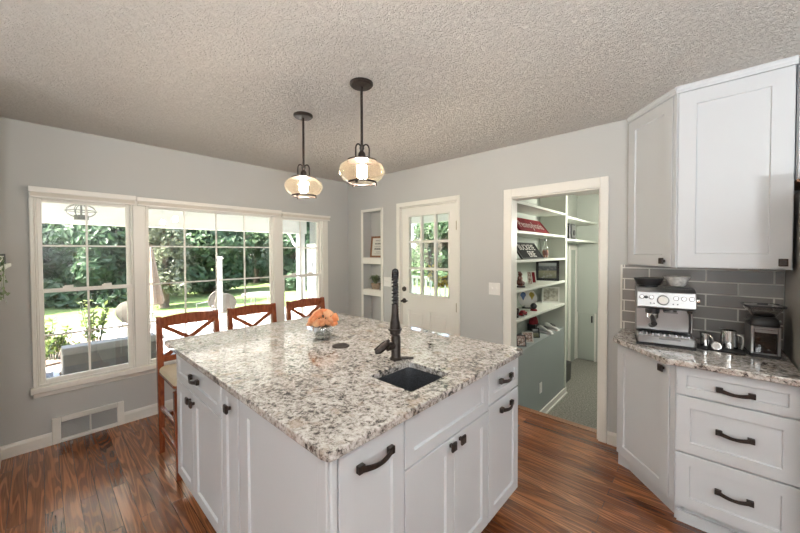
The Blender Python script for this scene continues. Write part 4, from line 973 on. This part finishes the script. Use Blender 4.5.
# decorative plate with blue and yellow shapes
o = thing('decorative_plate', 'round white plate painted with blue and yellow shapes', 'plate', (-1.56, 3.92, SH['d']), R(28))
Tl = Matrix.Translation((0, 0, .118)) @ Matrix.Rotation(R(90 - 10), 4, 'X')
b = MB(Tl); b.lathe([(.001, 0), (.075, 0), (.105, .014), (.107, .012), (.075, -.006), (.001, -.006)], k=28); b.build('plate_body', 'white', o, True, local=True)
for (u, v_, r, m_) in ((-.048, .04, .032, varied('blue_glaze', (.05, .12, .3), .4, 20, .2)), (.05, .045, .030, 'yellow')):
    b = MB(Tl); b.T = Tl @ Matrix.Translation((u, v_, .006)); b.lathe([(.001, .004), (r * .7, .003), (r, 0), (r, -.004)], k=16); b.poly([(-r * .8, -r * .4, .002), (r * .8, -r * .4, .002), (0, -r * 2.2, .001)]); b.build('painted_shape', m_, o, local=True)
b = MB(); b.box(-.06, .06, -.03, .04, 0, .012); b.tube([(-.04, -.03, .012), (-.04, -.034, .035)], .005, 6); b.tube([(.04, -.03, .012), (.04, -.034, .035)], .005, 6); b.build('stand', 'black', o, local=True)
# small dark ball on red stand, red block, black cup
o = thing('ball_ornament', 'dark round ornament on a red stand in front of the plate', 'ornament', (-1.44, 3.80, SH['d']))
MB().ball((-1.44, 3.80, SH['d'] + .052), .036).build('ball', 'black', o, True)
MB().lathe([(.001, 0), (.04, 0), (.032, .018), (.02, .02), (.001, .02)], (-1.44, 3.80, SH['d']), 16).build('stand', 'red', o, True)
o = thing('toy_car', 'small red toy on the shelf beside the black mug', 'toy', (-1.41, 3.42, SH['d']))
b = MB(); b.prism([(-1.44, 3.37), (-1.39, 3.37), (-1.39, 3.50), (-1.44, 3.50)], SH['d'] + .010, SH['d'] + .035, .95); b.prism([(-1.437, 3.40), (-1.393, 3.40), (-1.393, 3.46), (-1.437, 3.46)], SH['d'] + .035, SH['d'] + .055, .75); b.build('body', 'red', o, bevel=.003)
for y in (3.395, 3.475):
    b = MB(); b.T = Matrix.Translation((-1.415, y, SH['d'] + .013)) @ Matrix.Rotation(R(90), 4, 'Y'); b.lathe([(.001, -.028), (.013, -.028), (.013, .028), (.001, .028)], k=12); b.build('wheel', 'black', o)
o = thing('mug', 'black mug at the left end of the lower mudroom shelf', 'mug', (-1.43, 3.285, SH['d']))
MB().lathe([(.001, 0), (.034, 0), (.037, .09), (.033, .09), (.03, .01), (.001, .008)], (-1.43, 3.285, SH['d']), 18).build('cup', 'black', o, True)
b = MB(); b.torus((-1.40, 3.262, SH['d'] + .048), .024, .006, 16, 6, 'x'); b.build('handle', 'black', o, True)
# ledge: snapshots, sneakers, cap
for (x, y, wd, h, lab, face) in ((-1.42, 3.42, .10, .12, 'dark snapshot at the left end of the half wall ledge', 'snap'), (-1.43, 3.62, .12, .115, 'pink toned snapshot second on the half wall ledge', 'snap'), (-1.44, 3.88, .085, .11, 'small black framed snapshot beside the white sneakers', 'photo')):
    card('snapshot', lab, 'photo', x, y, SH['e'] + .001, wd, h, R(40), 16, 'black' if x != -1.43 else 'paper', face, .010, 'snapshots on the ledge', .006)
def sneaker(label, x, y, rz):
    o = thing('sneaker', label, 'shoe', (x, y, SH['e']), rz, 'white sneakers on the ledge'); o.scale = (.78, .78, .78)
    def sect(y_, w_, z0, z1, k=10): return [(w_ * math.cos(2 * PI * i / k), y_, z0 + (z1 - z0) * (.5 + .5 * math.sin(2 * PI * i / k))) for i in range(k)]
    b = MB(); b.loft([sect(-.135, .022, .016, .035), sect(-.10, .038, .014, .055), sect(-.04, .041, .014, .075), sect(.03, .035, .014, .10), sect(.09, .034, .014, .105), sect(.125, .022, .016, .09)]); b.build('upper', 'sneaker', o, True, local=True)
    b = MB(); b.prism([(-.03, -.14), (.03, -.14), (.046, -.08), (.040, .02), (.037, .12), (.02, .138), (-.02, .138), (-.037, .12), (-.040, .02), (-.046, -.08)], 0, .02); b.build('sole', 'white', o, local=True, bevel=.004)
    b = MB(); b.loft([[(-.036, .02, .045), (.036, .02, .045), (.030, .02, .06), (-.030, .02, .06)], [(-.0375, -.03, .04), (.0375, -.03, .04), (.034, -.03, .055), (-.034, -.03, .055)]]); b.build('side_stripe', 'black', o, local=True)
    b = MB()
    for i in range(4): b.box(-.02, .02, -.07 + i * .022, -.062 + i * .022, .066 + i * .009, .076 + i * .009)
    b.build('laces', 'black', o, local=True)
sneaker('left white sneaker on the ledge with its toe outward', -1.455, 4.20, R(72)); sneaker('right white sneaker on the ledge against the divider', -1.455, 4.42, R(72))
o = thing('cap', 'red cap with a dark brim on the ledge behind the sneakers', 'hat', (-1.60, 4.25, SH['e']))
b = MB(); b.loft([[(-1.612 + .05 * s_ * math.cos(a), 4.25 + .085 * s_ * math.sin(a), SH['e'] + z) for a in [2 * PI * i / 16 for i in range(16)]] for s_, z in ((1, .085), (1.0, .11), (.85, .15), (.5, .178), (.1, .185))]); b.build('crown', 'red', o, True)
b = MB(); b.box(-1.665, -1.567, 4.19, 4.31, SH['e'], SH['e'] + .086); b.build('box', 'black', o)
# radio
o = thing('radio', 'black box radio with a steel front on the far shelf', 'radio', (-1.50, 5.10, 1.645))
MB().box(-1.60, -1.38, 4.93, 5.20, 1.648, 1.86).build('body', 'black', o, bevel=.006)
b = MB(); b.box(-1.378, -1.372, 5.00, 5.18, 1.67, 1.84); b.build('front_plate', 'steel', o)
b = MB(); b.T = Matrix.Translation((-1.372, 5.09, 1.735)) @ Matrix.Rotation(R(90), 4, 'Y'); b.lathe([(.001, .01), (.035, .01), (.04, 0)], k=18); b.build('speaker', 'black', o)
for yy in (4.96, 5.17): MB().box(-1.58, -1.40, yy - .01, yy + .01, 1.645, 1.649).build('foot', 'rubber', o)

# ------------------------------------------------------------------ niche contents
o, Tl = card('framed_sign', 'small wooden framed white sign on the upper niche shelf', 'sign', -3.195, 3.03, 1.4025, .262, .285, R(8), 7, 'framewood', 'paper', .026, None, .02)
b = MB(Tl)
rg = random.Random(5)
for z, wd, hh in ((.225, .10, .007), (.185, .12, .018), (.145, .13, .006), (.115, .13, .022), (.075, .08, .007), (.05, .12, .004)):
    u = -wd / 2
    while u < wd / 2:
        l_ = rg.uniform(.006, .016); b.box(u, u + l_ * .62, -.0012, .0, z - hh / 2, z + hh / 2 * rg.uniform(.5, 1)); u += l_
b.build('lettering', 'ink', o, local=True)
o = thing('potted_plant', 'small grey green plant in a woven pot on the lower niche shelf', 'plant', (-3.20, 2.995, .99))
MB().lathe([(.001, 0), (.05, 0), (.064, .075), (.059, .075), (.048, .01), (.001, .01)], (-3.20, 2.995, .99), 18).build('pot', 'terracotta', o, True)
MB().lathe([(.001, .066), (.057, .066)], (-3.20, 2.995, .99), 16).build('soil', 'soil', o)
def blades(mb, c, k, h, spread, wd, rg, droop=.3):
    c = Vector(c)
    for i in range(k):
        a = rg.uniform(0, 2 * PI); ln = rg.uniform(.6, 1) * h; sp = rg.uniform(.15, 1) * spread; d = Vector((math.cos(a), math.sin(a), 0)); s_ = Vector((-d.y, d.x, 0)) * wd
        p0, p1, p2 = c + d * .01, c + d * sp * .55 + Vector((0, 0, ln * .75)), c + d * sp + Vector((0, 0, ln * (1 - droop * sp / spread)))
        v0, v1, v2, v3, v4 = mb.v(p0 - s_ * .3), mb.v(p0 + s_ * .3), mb.v(p1 + s_), mb.v(p1 - s_), mb.v(p2)
        mb.face([v0, v1, v2, v3]); mb.face([v3, v2, v4])
b = MB(); blades(b, (-3.20, 2.995, 1.055), 110, .15, .125, .008, random.Random(2), .5); b.build('leaves', 'leaf_pot', o)

# ------------------------------------------------------------------ small wall shelf at the left picture edge
o = thing('wall_shelf', 'small pale floating shelf at the left picture edge', 'shelf', (-3.1, -.22, 1.39))
MB().box(-3.40, -2.88, -.22, -.125, 1.385, 1.407).build('board', 'shelfpaint', o, bevel=.002)
for x in (-3.3, -2.98): MB().box(x - .01, x + .01, -.22, -.15, 1.362, 1.385).build('bracket', 'shelfpaint', o)
o, _ = card('picture_frame', 'tiny black frame standing on the shelf at the left edge', 'picture frame', -3.12, -.152, 1.4075, .075, .062, R(160), 3, 'black', 'snap', .014, None, .014)
o = thing('trailing_plant', 'trailing plant hanging off the shelf end at the left edge', 'plant', (-2.93, -.165, 1.407))
MB().lathe([(.001, 0), (.024, 0), (.031, .05), (.027, .05), (.001, .04)], (-2.93, -.165, 1.4075), 16).build('pot', 'white', o, True)
b = MB(); rg = random.Random(9)
for i in range(46):
    t = i / 46; p = Vector((-2.862 + .014 * math.sin(i * 1.9), -.142 + .014 * math.sin(i * 2.7), 1.45 - .24 * t)); d = Vector((rg.uniform(-.3, 1), rg.uniform(-.6, .6), rg.uniform(-.8, .3))).normalized() * .022; s_ = Vector((d.y, -d.x, .3)).normalized() * .010
    b.poly([p, p + d * .5 + s_, p + d, p + d * .5 - s_])
for s_ in (-1, 1): b.tube([(-2.925, -.160, 1.45), (-2.868, -.142 + s_ * .008, 1.452), (-2.862, -.142 + s_ * .01, 1.37), (-2.862, -.142 + s_ * .006, 1.22)], .002, 5)
b.build('vines', 'leaf_pot', o)

# ------------------------------------------------------------------ outdoors
GZ = -.42
struct('lawn', MB().box(-60, 40, -40, 60, GZ - .2, GZ - .02), 'lawn', 'bright lawn beyond the patio', 'lawn')
pt = MB(); pt.holed([(-3.85, -6), (-3.85, 3.1), (-1.8, 3.1), (-1.8, 6.5), (-5.2, 6.5), (-10.4, 6.5), (-11.8, 3.0), (-11.2, -6)], [], GZ - .1, GZ)
struct('patio', pt, 'stone', 'pale sunlit concrete patio outside the windows', 'patio')
struct('flower_bed', MB().prism([(-8.2, -4.5), (-7.7, -1.0), (-8.3, .75), (-9.5, 1.0), (-10.8, .6), (-11.0, -4.5)], GZ, GZ + .04), 'mulch', 'reddish mulch bed on the patio with leafy shrubs', 'flower bed')
# bed edging stones
struct('porch_ceiling', MB().box(-7.85, -3.84, -6, 4.72, 2.34, 2.42).box(-5.2, -1.78, 3.08, 5.7, 2.341, 2.42), 'outwhite', 'white porch ceiling seen through the windows', 'porch ceiling')
struct('porch_beam', MB().box(-7.85, -7.65, -6, 4.72, 1.96, 2.34).box(-5.2, -1.78, 5.55, 5.7, 2.10, 2.34), 'outwhite', 'white porch beam above the garden view', 'beam')
struct('house_roof', MB().box(-7.9, 2.8, -6, 6.6, 2.56, 2.64), 'siding_panel', 'roof over the house and the porch', 'roof')
for y, lab in ((4.60, 'white porch corner post seen in the right window'), (-4.2, 'white porch post beyond the left window edge')):
    o = thing('porch_post', lab, 'post', (-7.75, y, GZ), group='white porch posts')
    MB().box(-7.83, -7.67, y - .08, y + .08, GZ, 1.96).build('shaft', 'outwhite', o, bevel=.005)
    MB().box(-7.86, -7.64, y - .11, y + .11, GZ, GZ + .2).build('plinth', 'outwhite', o, bevel=.005)
    b = MB(); b.loft([[(-7.70, y - .08, 1.66), (-7.80, y - .08, 1.66), (-7.80, y - .08, 1.58), (-7.70, y - .08, 1.58)], [(-7.70, y - .20, 1.74), (-7.80, y - .20, 1.74), (-7.80, y - .20, 1.68), (-7.70, y - .20, 1.68)], [(-7.70, y - .36, 1.96), (-7.80, y - .36, 1.96), (-7.80, y - .30, 1.96), (-7.70, y - .30, 1.96)]]); b.build('corbel', 'outwhite', o)
# porch downlights
for i, (x, y, lab) in enumerate(((-5.9, 1.02, 'lit porch downlight seen through the left window'), (-6.55, 1.78, 'lit porch downlight left most in the centre window'), (-5.9, 1.80, 'second lit porch downlight in the centre window'))):
    o = thing('porch_downlight', lab, 'ceiling light', (x, y, 2.34), group='porch downlights')
    MB().lathe([(.09, .0), (.09, -.008), (.07, -.010), (.07, 0)], (x, y, 2.34), 20).build('trim_ring', 'outwhite', o, True)
    MB().lathe([(.001, -.006), (.069, -.006), (.069, -.001)], (x, y, 2.34), 20).build('lens', 'downlight', o)
# wire orb porch lantern
lx, ly, lz = -6.1, .39, 2.03
o = thing('porch_lantern', 'wire orb lantern with a grey drum hanging from the porch ceiling', 'lantern', (lx, ly, 2.34))
b = MB()
for k in range(4):
    T = Matrix.Translation((lx, ly, lz)) @ Matrix.Rotation(k * PI / 4 + .3, 4, 'Z'); b.T = T
    b.loft([[(.155 * math.cos(a), .006 * math.cos(q), .085 * math.sin(a) + .006 * math.sin(q)) for q in [2 * PI * j / 5 for j in range(5)]] for a in [2 * PI * i / 28 for i in range(29)]], cap=False)
b.T = Matrix.Identity(4); b.torus((lx, ly, lz), .155, .006, 30, 5); b.build('wire_orb', 'darksteel', o, True)
MB().lathe([(.001, .0), (.07, 0), (.07, -.06), (.001, -.06)], (lx, ly, lz - .055), 22).build('drum', 'grillsteel', o, True)
b = MB(); b.tube([(lx, ly, lz - .07), (lx, ly, 2.34)], .012, 8); b.lathe([(.001, 0), (.07, 0), (.06, -.03), (.001, -.03)], (lx, ly, 2.34), 16); b.build('stem', 'darksteel', o, True)
# wing of the house in the right window
o = thing('house_wing', 'white sided house wing with grey gable and white trim in the right window', 'building', (-7.0, 5.4, GZ))
MB().box(-7.62, -6.45, 4.76, 6.1, GZ, 1.62).build('wall', 'siding', o)
MB().box(-7.66, -6.41, 4.72, 6.14, 1.58, 1.70).build('fascia', 'outwhite', o)
MB().box(-7.60, -6.47, 4.78, 6.08, 1.70, 2.335).build('gable_panel', 'siding_panel', o)
w_ = MB(); fr2 = ((-7.52, -7.44, .0, 1.30), (-6.92, -6.84, .0, 1.30), (-7.44, -6.92, 1.22, 1.30), (-7.44, -6.92, 0, .08), (-7.44, -6.92, .60, .65))
for b in fr2: w_.box(b[0], b[1], 4.725, 4.76, b[2], b[3])
w_ = w_.build('window_frame', 'outwhite', o); MB().box(-7.44, -6.92, 4.75, 4.758, .08, 1.22).build('pane', varied('grey_blind', (.45, .46, .47), .4, 3, .03), w_)
MB().box(-7.66, -7.55, 4.72, 4.80, GZ, 1.62).build('corner_board', 'outwhite', o)
# landing and railing behind the entry door
struct('porch_deck', MB().box(-5.2, -1.80, 3.075, 5.5, GZ, -.05), 'stone', 'landing outside the entry door', 'deck')
o = thing('porch_railing', 'white porch railing with balusters seen through the entry door', 'railing', (-3.4, 5.3, -.05))
MB().box(-5.2, -1.82, 5.26, 5.34, .93, .98).build('top_rail', 'outwhite', o, bevel=.004)
MB().box(-5.2, -1.82, 5.275, 5.325, .03, .08).build('bottom_rail', 'outwhite', o)
for i in range(28):
    x = -5.14 + i * .12; MB().box(x - .016, x + .016, 5.284, 5.316, .08, .93).build('baluster', 'outwhite', o)
for x in (-5.17, -1.86): MB().box(x - .045, x + .045, 5.255, 5.345, -.05, 1.02).build('newel_post', 'outwhite', o)
# wreath on the outside of the entry door
wx, wy, wz = -2.20, 3.09, 1.36
o = thing('wreath', 'brown vine wreath with yellow flowers hanging outside the entry door', 'wreath', (wx, wy, wz))
b = MB(); rg = random.Random(4)
for i in range(420):
    a = rg.uniform(0, 2 * PI); rr = .20 + rg.uniform(-.045, .045); p = Vector((wx + rr * math.cos(a), wy + rg.uniform(-.02, .04), wz + rr * 1.1 * math.sin(a))); d = Vector((rg.uniform(-1, 1), rg.uniform(-.4, .6), rg.uniform(-1, 1))).normalized() * .05; s_ = d.cross(Vector((0, 1, .2))).normalized() * .009
    b.poly([p - d * .5, p + s_, p + d * .5, p - s_])
b.torus((wx, wy + .012, wz), .20, .018, 28, 6, 'y'); b.build('vines', 'wreathleaf', o)
b = MB()
for i in range(130):
    a = rg.gauss(-PI / 2, .75); rr = .205 + rg.uniform(-.05, .06); p = Vector((wx + rr * math.cos(a), wy + rg.uniform(-.025, .03), wz + rr * 1.1 * math.sin(a)))
    d = Vector((rg.uniform(-1, 1), rg.uniform(-.8, .2), rg.uniform(-1, 1))).normalized() * .02; s_ = d.cross(Vector((.2, 1, .3))).normalized() * .016; b.poly([p - d, p + s_, p + d, p - s_])
b.build('yellow_flowers', 'yellow', o)

# grill
gx_, gy0, gy1 = -4.85, .14, .94
o = thing('barbecue_grill', 'closed stainless barbecue grill on the porch below the left window', 'grill', (gx_, .5, GZ))
rows = []
for y in (gy0, gy1):
    rows.append([(gx_ + x, y, z) for x, z in ((-.26, .20), (-.27, .36), (-.22, .45), (-.12, .50), (.05, .50), (.17, .455), (.235, .36), (.245, .24), (.24, .20))])
b = MB(); b.loft(rows); q = b.build('hood', 'grillsteel', o, bevel=.012, seg=2)
b = MB(); b.tube([(gx_ + .24, gy0 + .06, .27), (gx_ + .29, gy0 + .06, .28), (gx_ + .29, gy1 - .06, .28), (gx_ + .24, gy1 - .06, .27)], .014, 10); b.build('handle', 'chrome', q, True)
MB().box(gx_ - .26, gx_ + .26, gy0 - .01, gy1 + .01, .02, .20).build('firebox', 'rubber', o, bevel=.006)
b = MB(); b.box(gx_ - .24, gx_ + .24, gy0 + .02, gy1 - .02, GZ + .06, .02); q = b.build('cabinet', 'grillsteel', o)
for y in (.34, .54, .74):
    b = MB(); b.T = Matrix.Translation((gx_ + .26, y, .11)) @ Matrix.Rotation(R(90), 4, 'Y'); b.lathe([(.035, 0), (.03, .03), (.001, .032)], k=16); b.build('control_knob', 'black', o, True)
for a, b_ in ((gy0 - .33, gy0 - .012), (gy1 + .012, gy1 + .33)):
    q = MB().box(gx_ - .24, gx_ + .22, a, b_, .16, .20).build('side_shelf', 'darksteel', o, bevel=.005)
b = MB()
for i in range(7): b.box(gx_ - .2 + i * .055, gx_ - .18 + i * .055, gy0 - .30, gy0 - .05, .20, .225)
b.box(gx_ - .22, gx_ + .2, gy0 - .31, gy0 - .29, .20, .235); b.box(gx_ - .22, gx_ + .2, gy0 - .06, gy0 - .04, .20, .235); b.build('side_burner', 'darksteel', o)
for x in (-.2, .2):
    for y in (gy0 + .06, gy1 - .06): MB().box(gx_ + x - .03, gx_ + x + .03, y - .03, y + .03, GZ, GZ + .062).build('caster', 'rubber', o)

# closed umbrella
ux, uy = -9.0, 1.66
o = thing('patio_umbrella', 'closed beige patio umbrella beside the window mullion', 'umbrella', (ux, uy, GZ))
b = MB(); b.lathe([(.001, .06), (.24, .05), (.25, 0), (.001, 0)], (ux, uy, GZ), 20); b.build('base', 'darksteel', o, True)
b = MB(); b.tube([(ux, uy, GZ + .05), (ux, uy, 1.62)], .02, 10); b.build('pole', 'outwhite', o, True)
rows = []
for z, r in ((1.60, .03), (1.45, .06), (1.1, .11), (.75, .16), (.42, .215), (.34, .20)):
    rows.append([(ux + r * (1 + .14 * math.cos(8 * a)) * math.cos(a), uy + r * (1 + .14 * math.cos(8 * a)) * math.sin(a), z) for a in [2 * PI * i / 32 for i in range(32)]])
b = MB(); b.loft(rows); b.build('canopy', 'beige', o, True)
# white post by the patio
o = thing('garden_post', 'slim white post with a cap standing on the patio', 'post', (-7.9, 2.70, GZ))
MB().box(-7.94, -7.86, 2.66, 2.74, GZ, 1.34).build('shaft', 'outwhite', o, bevel=.004)
MB().prism([(-7.96, 2.64), (-7.84, 2.64), (-7.84, 2.76), (-7.96, 2.76)], 1.34, 1.39, .6).build('cap', 'outwhite', o)
# patio chairs with round mesh backs
M['chairmesh'] = varied('taupe_chair_mesh', (.12, .11, .095), .6, 60, .12)
def make_chair():
    o = thing('patio_chair', '', 'chair', (0, 0, 0), group='round backed patio chairs')
    Tb = Matrix.Translation((-.22, 0, .72)) @ Matrix.Rotation(R(-14), 4, 'Y')
    b = MB(Tb); b.loft([[(.02 * s_ - .03 * (a_ ** 2), .25 * s_ * a_ if False else 0, 0)] * 1 for s_, a_ in ((0, 0),)] , cap=False) if False else None
    b = MB(Tb); b.T = Tb @ Matrix.Rotation(R(90), 4, 'Y'); b.lathe([(.001, -.022), (.10, -.018), (.20, -.004), (.235, .008), (.235, .016), (.20, .004), (.10, -.010), (.001, -.014)], k=22); b.build('backrest', 'chairmesh', o, True, local=True)
    b = MB(); b.prism(rrect(-.21, .24, -.23, .23, .09, 4), .42, .45); b.build('seat', 'chairmesh', o, local=True, bevel=.006)
    for sx in (-1, 1):
        for sy in (-1, 1):
            b = MB(); b.tube([(sx * .24, sy * .235, 0), (sx * .18, sy * .20, .425)], .012, 8); b.build('leg', 'darksteel', o, True, local=True)
    for sy in (-1, 1):
        b = MB(); b.tube([(.19, sy * .21, .44), (.18, sy * .255, .62), (-.05, sy * .255, .66), (-.22, sy * .20, .70)], .011, 8); b.build('armrest', 'darksteel', o, True, local=True)
        b = MB(); b.tube([(-.19, sy * .13, .43), (-.205, sy * .13, .62)], .010, 8); b.build('back_support', 'darksteel', o, True, local=True)
    return o
ch = make_chair()
for i, (x, y, rz, lab) in enumerate(((-8.55, 1.30, R(150), 'round backed patio chair at the right edge of the left window'), (-8.45, 2.98, R(165), 'pale round backed patio chair right of the white post'), (-9.3, 2.95, R(200), 'round backed patio chair left of the white post'))):
    q = ch if i == 0 else copy_tree(ch); q.location = (x, y, GZ); q.rotation_euler.z = rz; q['label'] = lab
o = thing('patio_table', 'low round patio table among the patio chairs', 'table', (-9.35, 4.30, GZ))
MB().lathe([(.001, .70), (.52, .70), (.53, .715), (.52, .73), (.001, .73)], (-9.35, 4.30, GZ), 30).build('table_top', 'chairmesh', o, True)
for a in range(4):
    b = MB(); c_, s_ = math.cos(a * PI / 2 + .6), math.sin(a * PI / 2 + .6); b.tube([(-9.35 + .42 * c_, 4.30 + .42 * s_, GZ), (-9.35 + .3 * c_, 4.30 + .3 * s_, GZ + .702)], .016, 8); b.build('leg', 'darksteel', o, True)

# shrubs in the bed
def shrub(label, x, y, h, sp, k, seed, m='leaf_lime'):
    o = thing('garden_shrub', label, 'shrub', (x, y, GZ), group='leafy shrubs in the mulch bed'); rg = random.Random(seed); b = MB(); s2 = MB()
    for i in range(k):
        a = rg.uniform(0, 2 * PI); r = sp * math.sqrt(rg.random()); top = Vector((x + r * math.cos(a), y + r * math.sin(a), GZ + h * rg.uniform(.55, 1))); p0 = Vector((x + r * .3 * math.cos(a), y + r * .3 * math.sin(a), GZ + .02))
        s2.tube([p0, top], .006, 4)
        for j in range(16):
            t = rg.uniform(.25, 1); p = p0.lerp(top, t); d = Vector((rg.uniform(-1, 1), rg.uniform(-1, 1), rg.uniform(0, .9))).normalized() * rg.uniform(.07, .13); s_ = d.cross(Vector((rg.uniform(-1, 1), rg.uniform(-1, 1), 1))).normalized() * .028
            b.poly([p, p + d * .5 + s_, p + d, p + d * .5 - s_])
    b.build('leaves', m, o); s2.build('stems', 'stem', o)
shrub('broad yellow green shrub at the left edge of the left window', -8.4, .15, .72, .26, 15, 1)
shrub('low yellow green shrub in front at the left window edge', -7.75, -.10, .5, .26, 13, 2)
shrub('upright yellow green shrub right of the window muntin', -8.6, .70, 1.0, .20, 14, 3)
shrub('small lime shrub by the flower bed corner', -7.9, .42, .42, .15, 7, 4)

# trees
def leafmesh(name, k, rx, h, z0, size, seed, m):
    """crown of single leaves in rounded clumps: broad down to the ground, domed at the top"""
    rg = random.Random(seed); b = MB(); blobs = []
    for i in range(46):
        t = rg.random(); z = z0 + h * (.04 + .88 * t); a = rg.uniform(0, 2 * PI)
        rr = rx * (1 - .5 * max(0, t - .5) ** 1.3 / .40) * rg.uniform(.34, .70)
        blobs.append((Vector((rr * math.cos(a), rr * math.sin(a), z)), rx * rg.uniform(.24, .40), rx * rg.uniform(.22, .36)))
    for i in range(k):
        c, r1, r2 = rg.choice(blobs)
        d = Vector((rg.gauss(0, 1), rg.gauss(0, 1), rg.gauss(0, 1))).normalized(); q = rg.uniform(.7, 1.04)
        p = c + Vector((d.x * r1, d.y * r1, d.z * r2)) * q
        if p.z < .05: p.z = rg.uniform(.05, .5)
        nrm = (d + Vector((rg.uniform(-.8, .8), rg.uniform(-.8, .8), rg.uniform(-.3, 1)))).normalized()
        u = nrm.cross(Vector((rg.uniform(-1, 1), rg.uniform(-1, 1), rg.uniform(-1, 1)))).normalized(); v_ = nrm.cross(u)
        s_ = size * rg.uniform(.6, 1.2); u = u * s_; v_ = v_ * s_ * .5
        b.poly([p - u, p - v_ + nrm * s_ * .15, p + u, p + v_ + nrm * s_ * .15])
    return b
def tree(label, m, x, y, h, rx, seed, group=None, k=13000, size=.165, zlow=.05):
    o = thing('tree', label, 'tree', (x, y, GZ - .02), 0, group)
    b = MB(); b.tube([(0, 0, 0), (.05, .03, h * .3), (-.04, .02, h * .6), (0, 0, h * .85)], [.16, .13, .09, .03], 10)
    rg = random.Random(seed)
    for i in range(7):
        a = rg.uniform(0, 2 * PI); z = h * rg.uniform(.2, .6); b.tube([(0, 0, z), (rx * .35 * math.cos(a), rx * .35 * math.sin(a), z + h * .1), (rx * .75 * math.cos(a), rx * .75 * math.sin(a), z + h * .2)], [.06, .04, .015], 6)
    b.build('trunk', 'bark', o, True, local=True)
    leafmesh('crown', k, rx, h - zlow, zlow, size, seed, m).build('crown', m, o, local=True)
    return o
TL = 'dense green leafy tree in the continuous green wall beyond the lawn'
protos = [tree(TL, 'leaf', -17.3, -2.4, 5.2, 2.0, 11, 'trees beyond the lawn'), tree(TL, 'leaf_dark', -17.0, 1.8, 5.0, 2.0, 12, 'trees beyond the lawn'), tree(TL, 'leaf', -17.2, 5.7, 5.6, 2.0, 13, 'trees beyond the lawn')]
TG = 'leafy tree partly hidden behind the front trees of the green wall'
spots = [(-16.8, 9.6, 1), (-15.0, 13.3, 0), (-11.6, 15.9, 2), (-6.9, 17.2, 1), (-2.7, 17.2, 0), (-17.4, -6.6, 1), (-17.3, -10.8, 2),
         (-21.3, -5.6, 2), (-21.2, -.4, 0), (-21.2, 4.8, 1), (-21.0, 9.3, 0), (-20.2, 13.6, 2), (-16.9, 17.1, 1), (-13.0, 19.6, 0), (-9.2, 21.2, 2), (-4.9, 21.4, 0), (-.6, 21.2, 1)]
for n_, (x, y, i) in enumerate(spots):
    q = copy_tree(protos[i]); q.location = (x, y, GZ - .02); q.rotation_euler.z = (x * 7.3 + y * 3.1) % 6.28
    if n_ >= 7: q['label'] = TG
tree('pale flowering tree bright against the dark trees in the centre window', 'leaf_pale', -14.0, 2.95, 4.2, 1.0, 21, None, 5200, .10, .5)
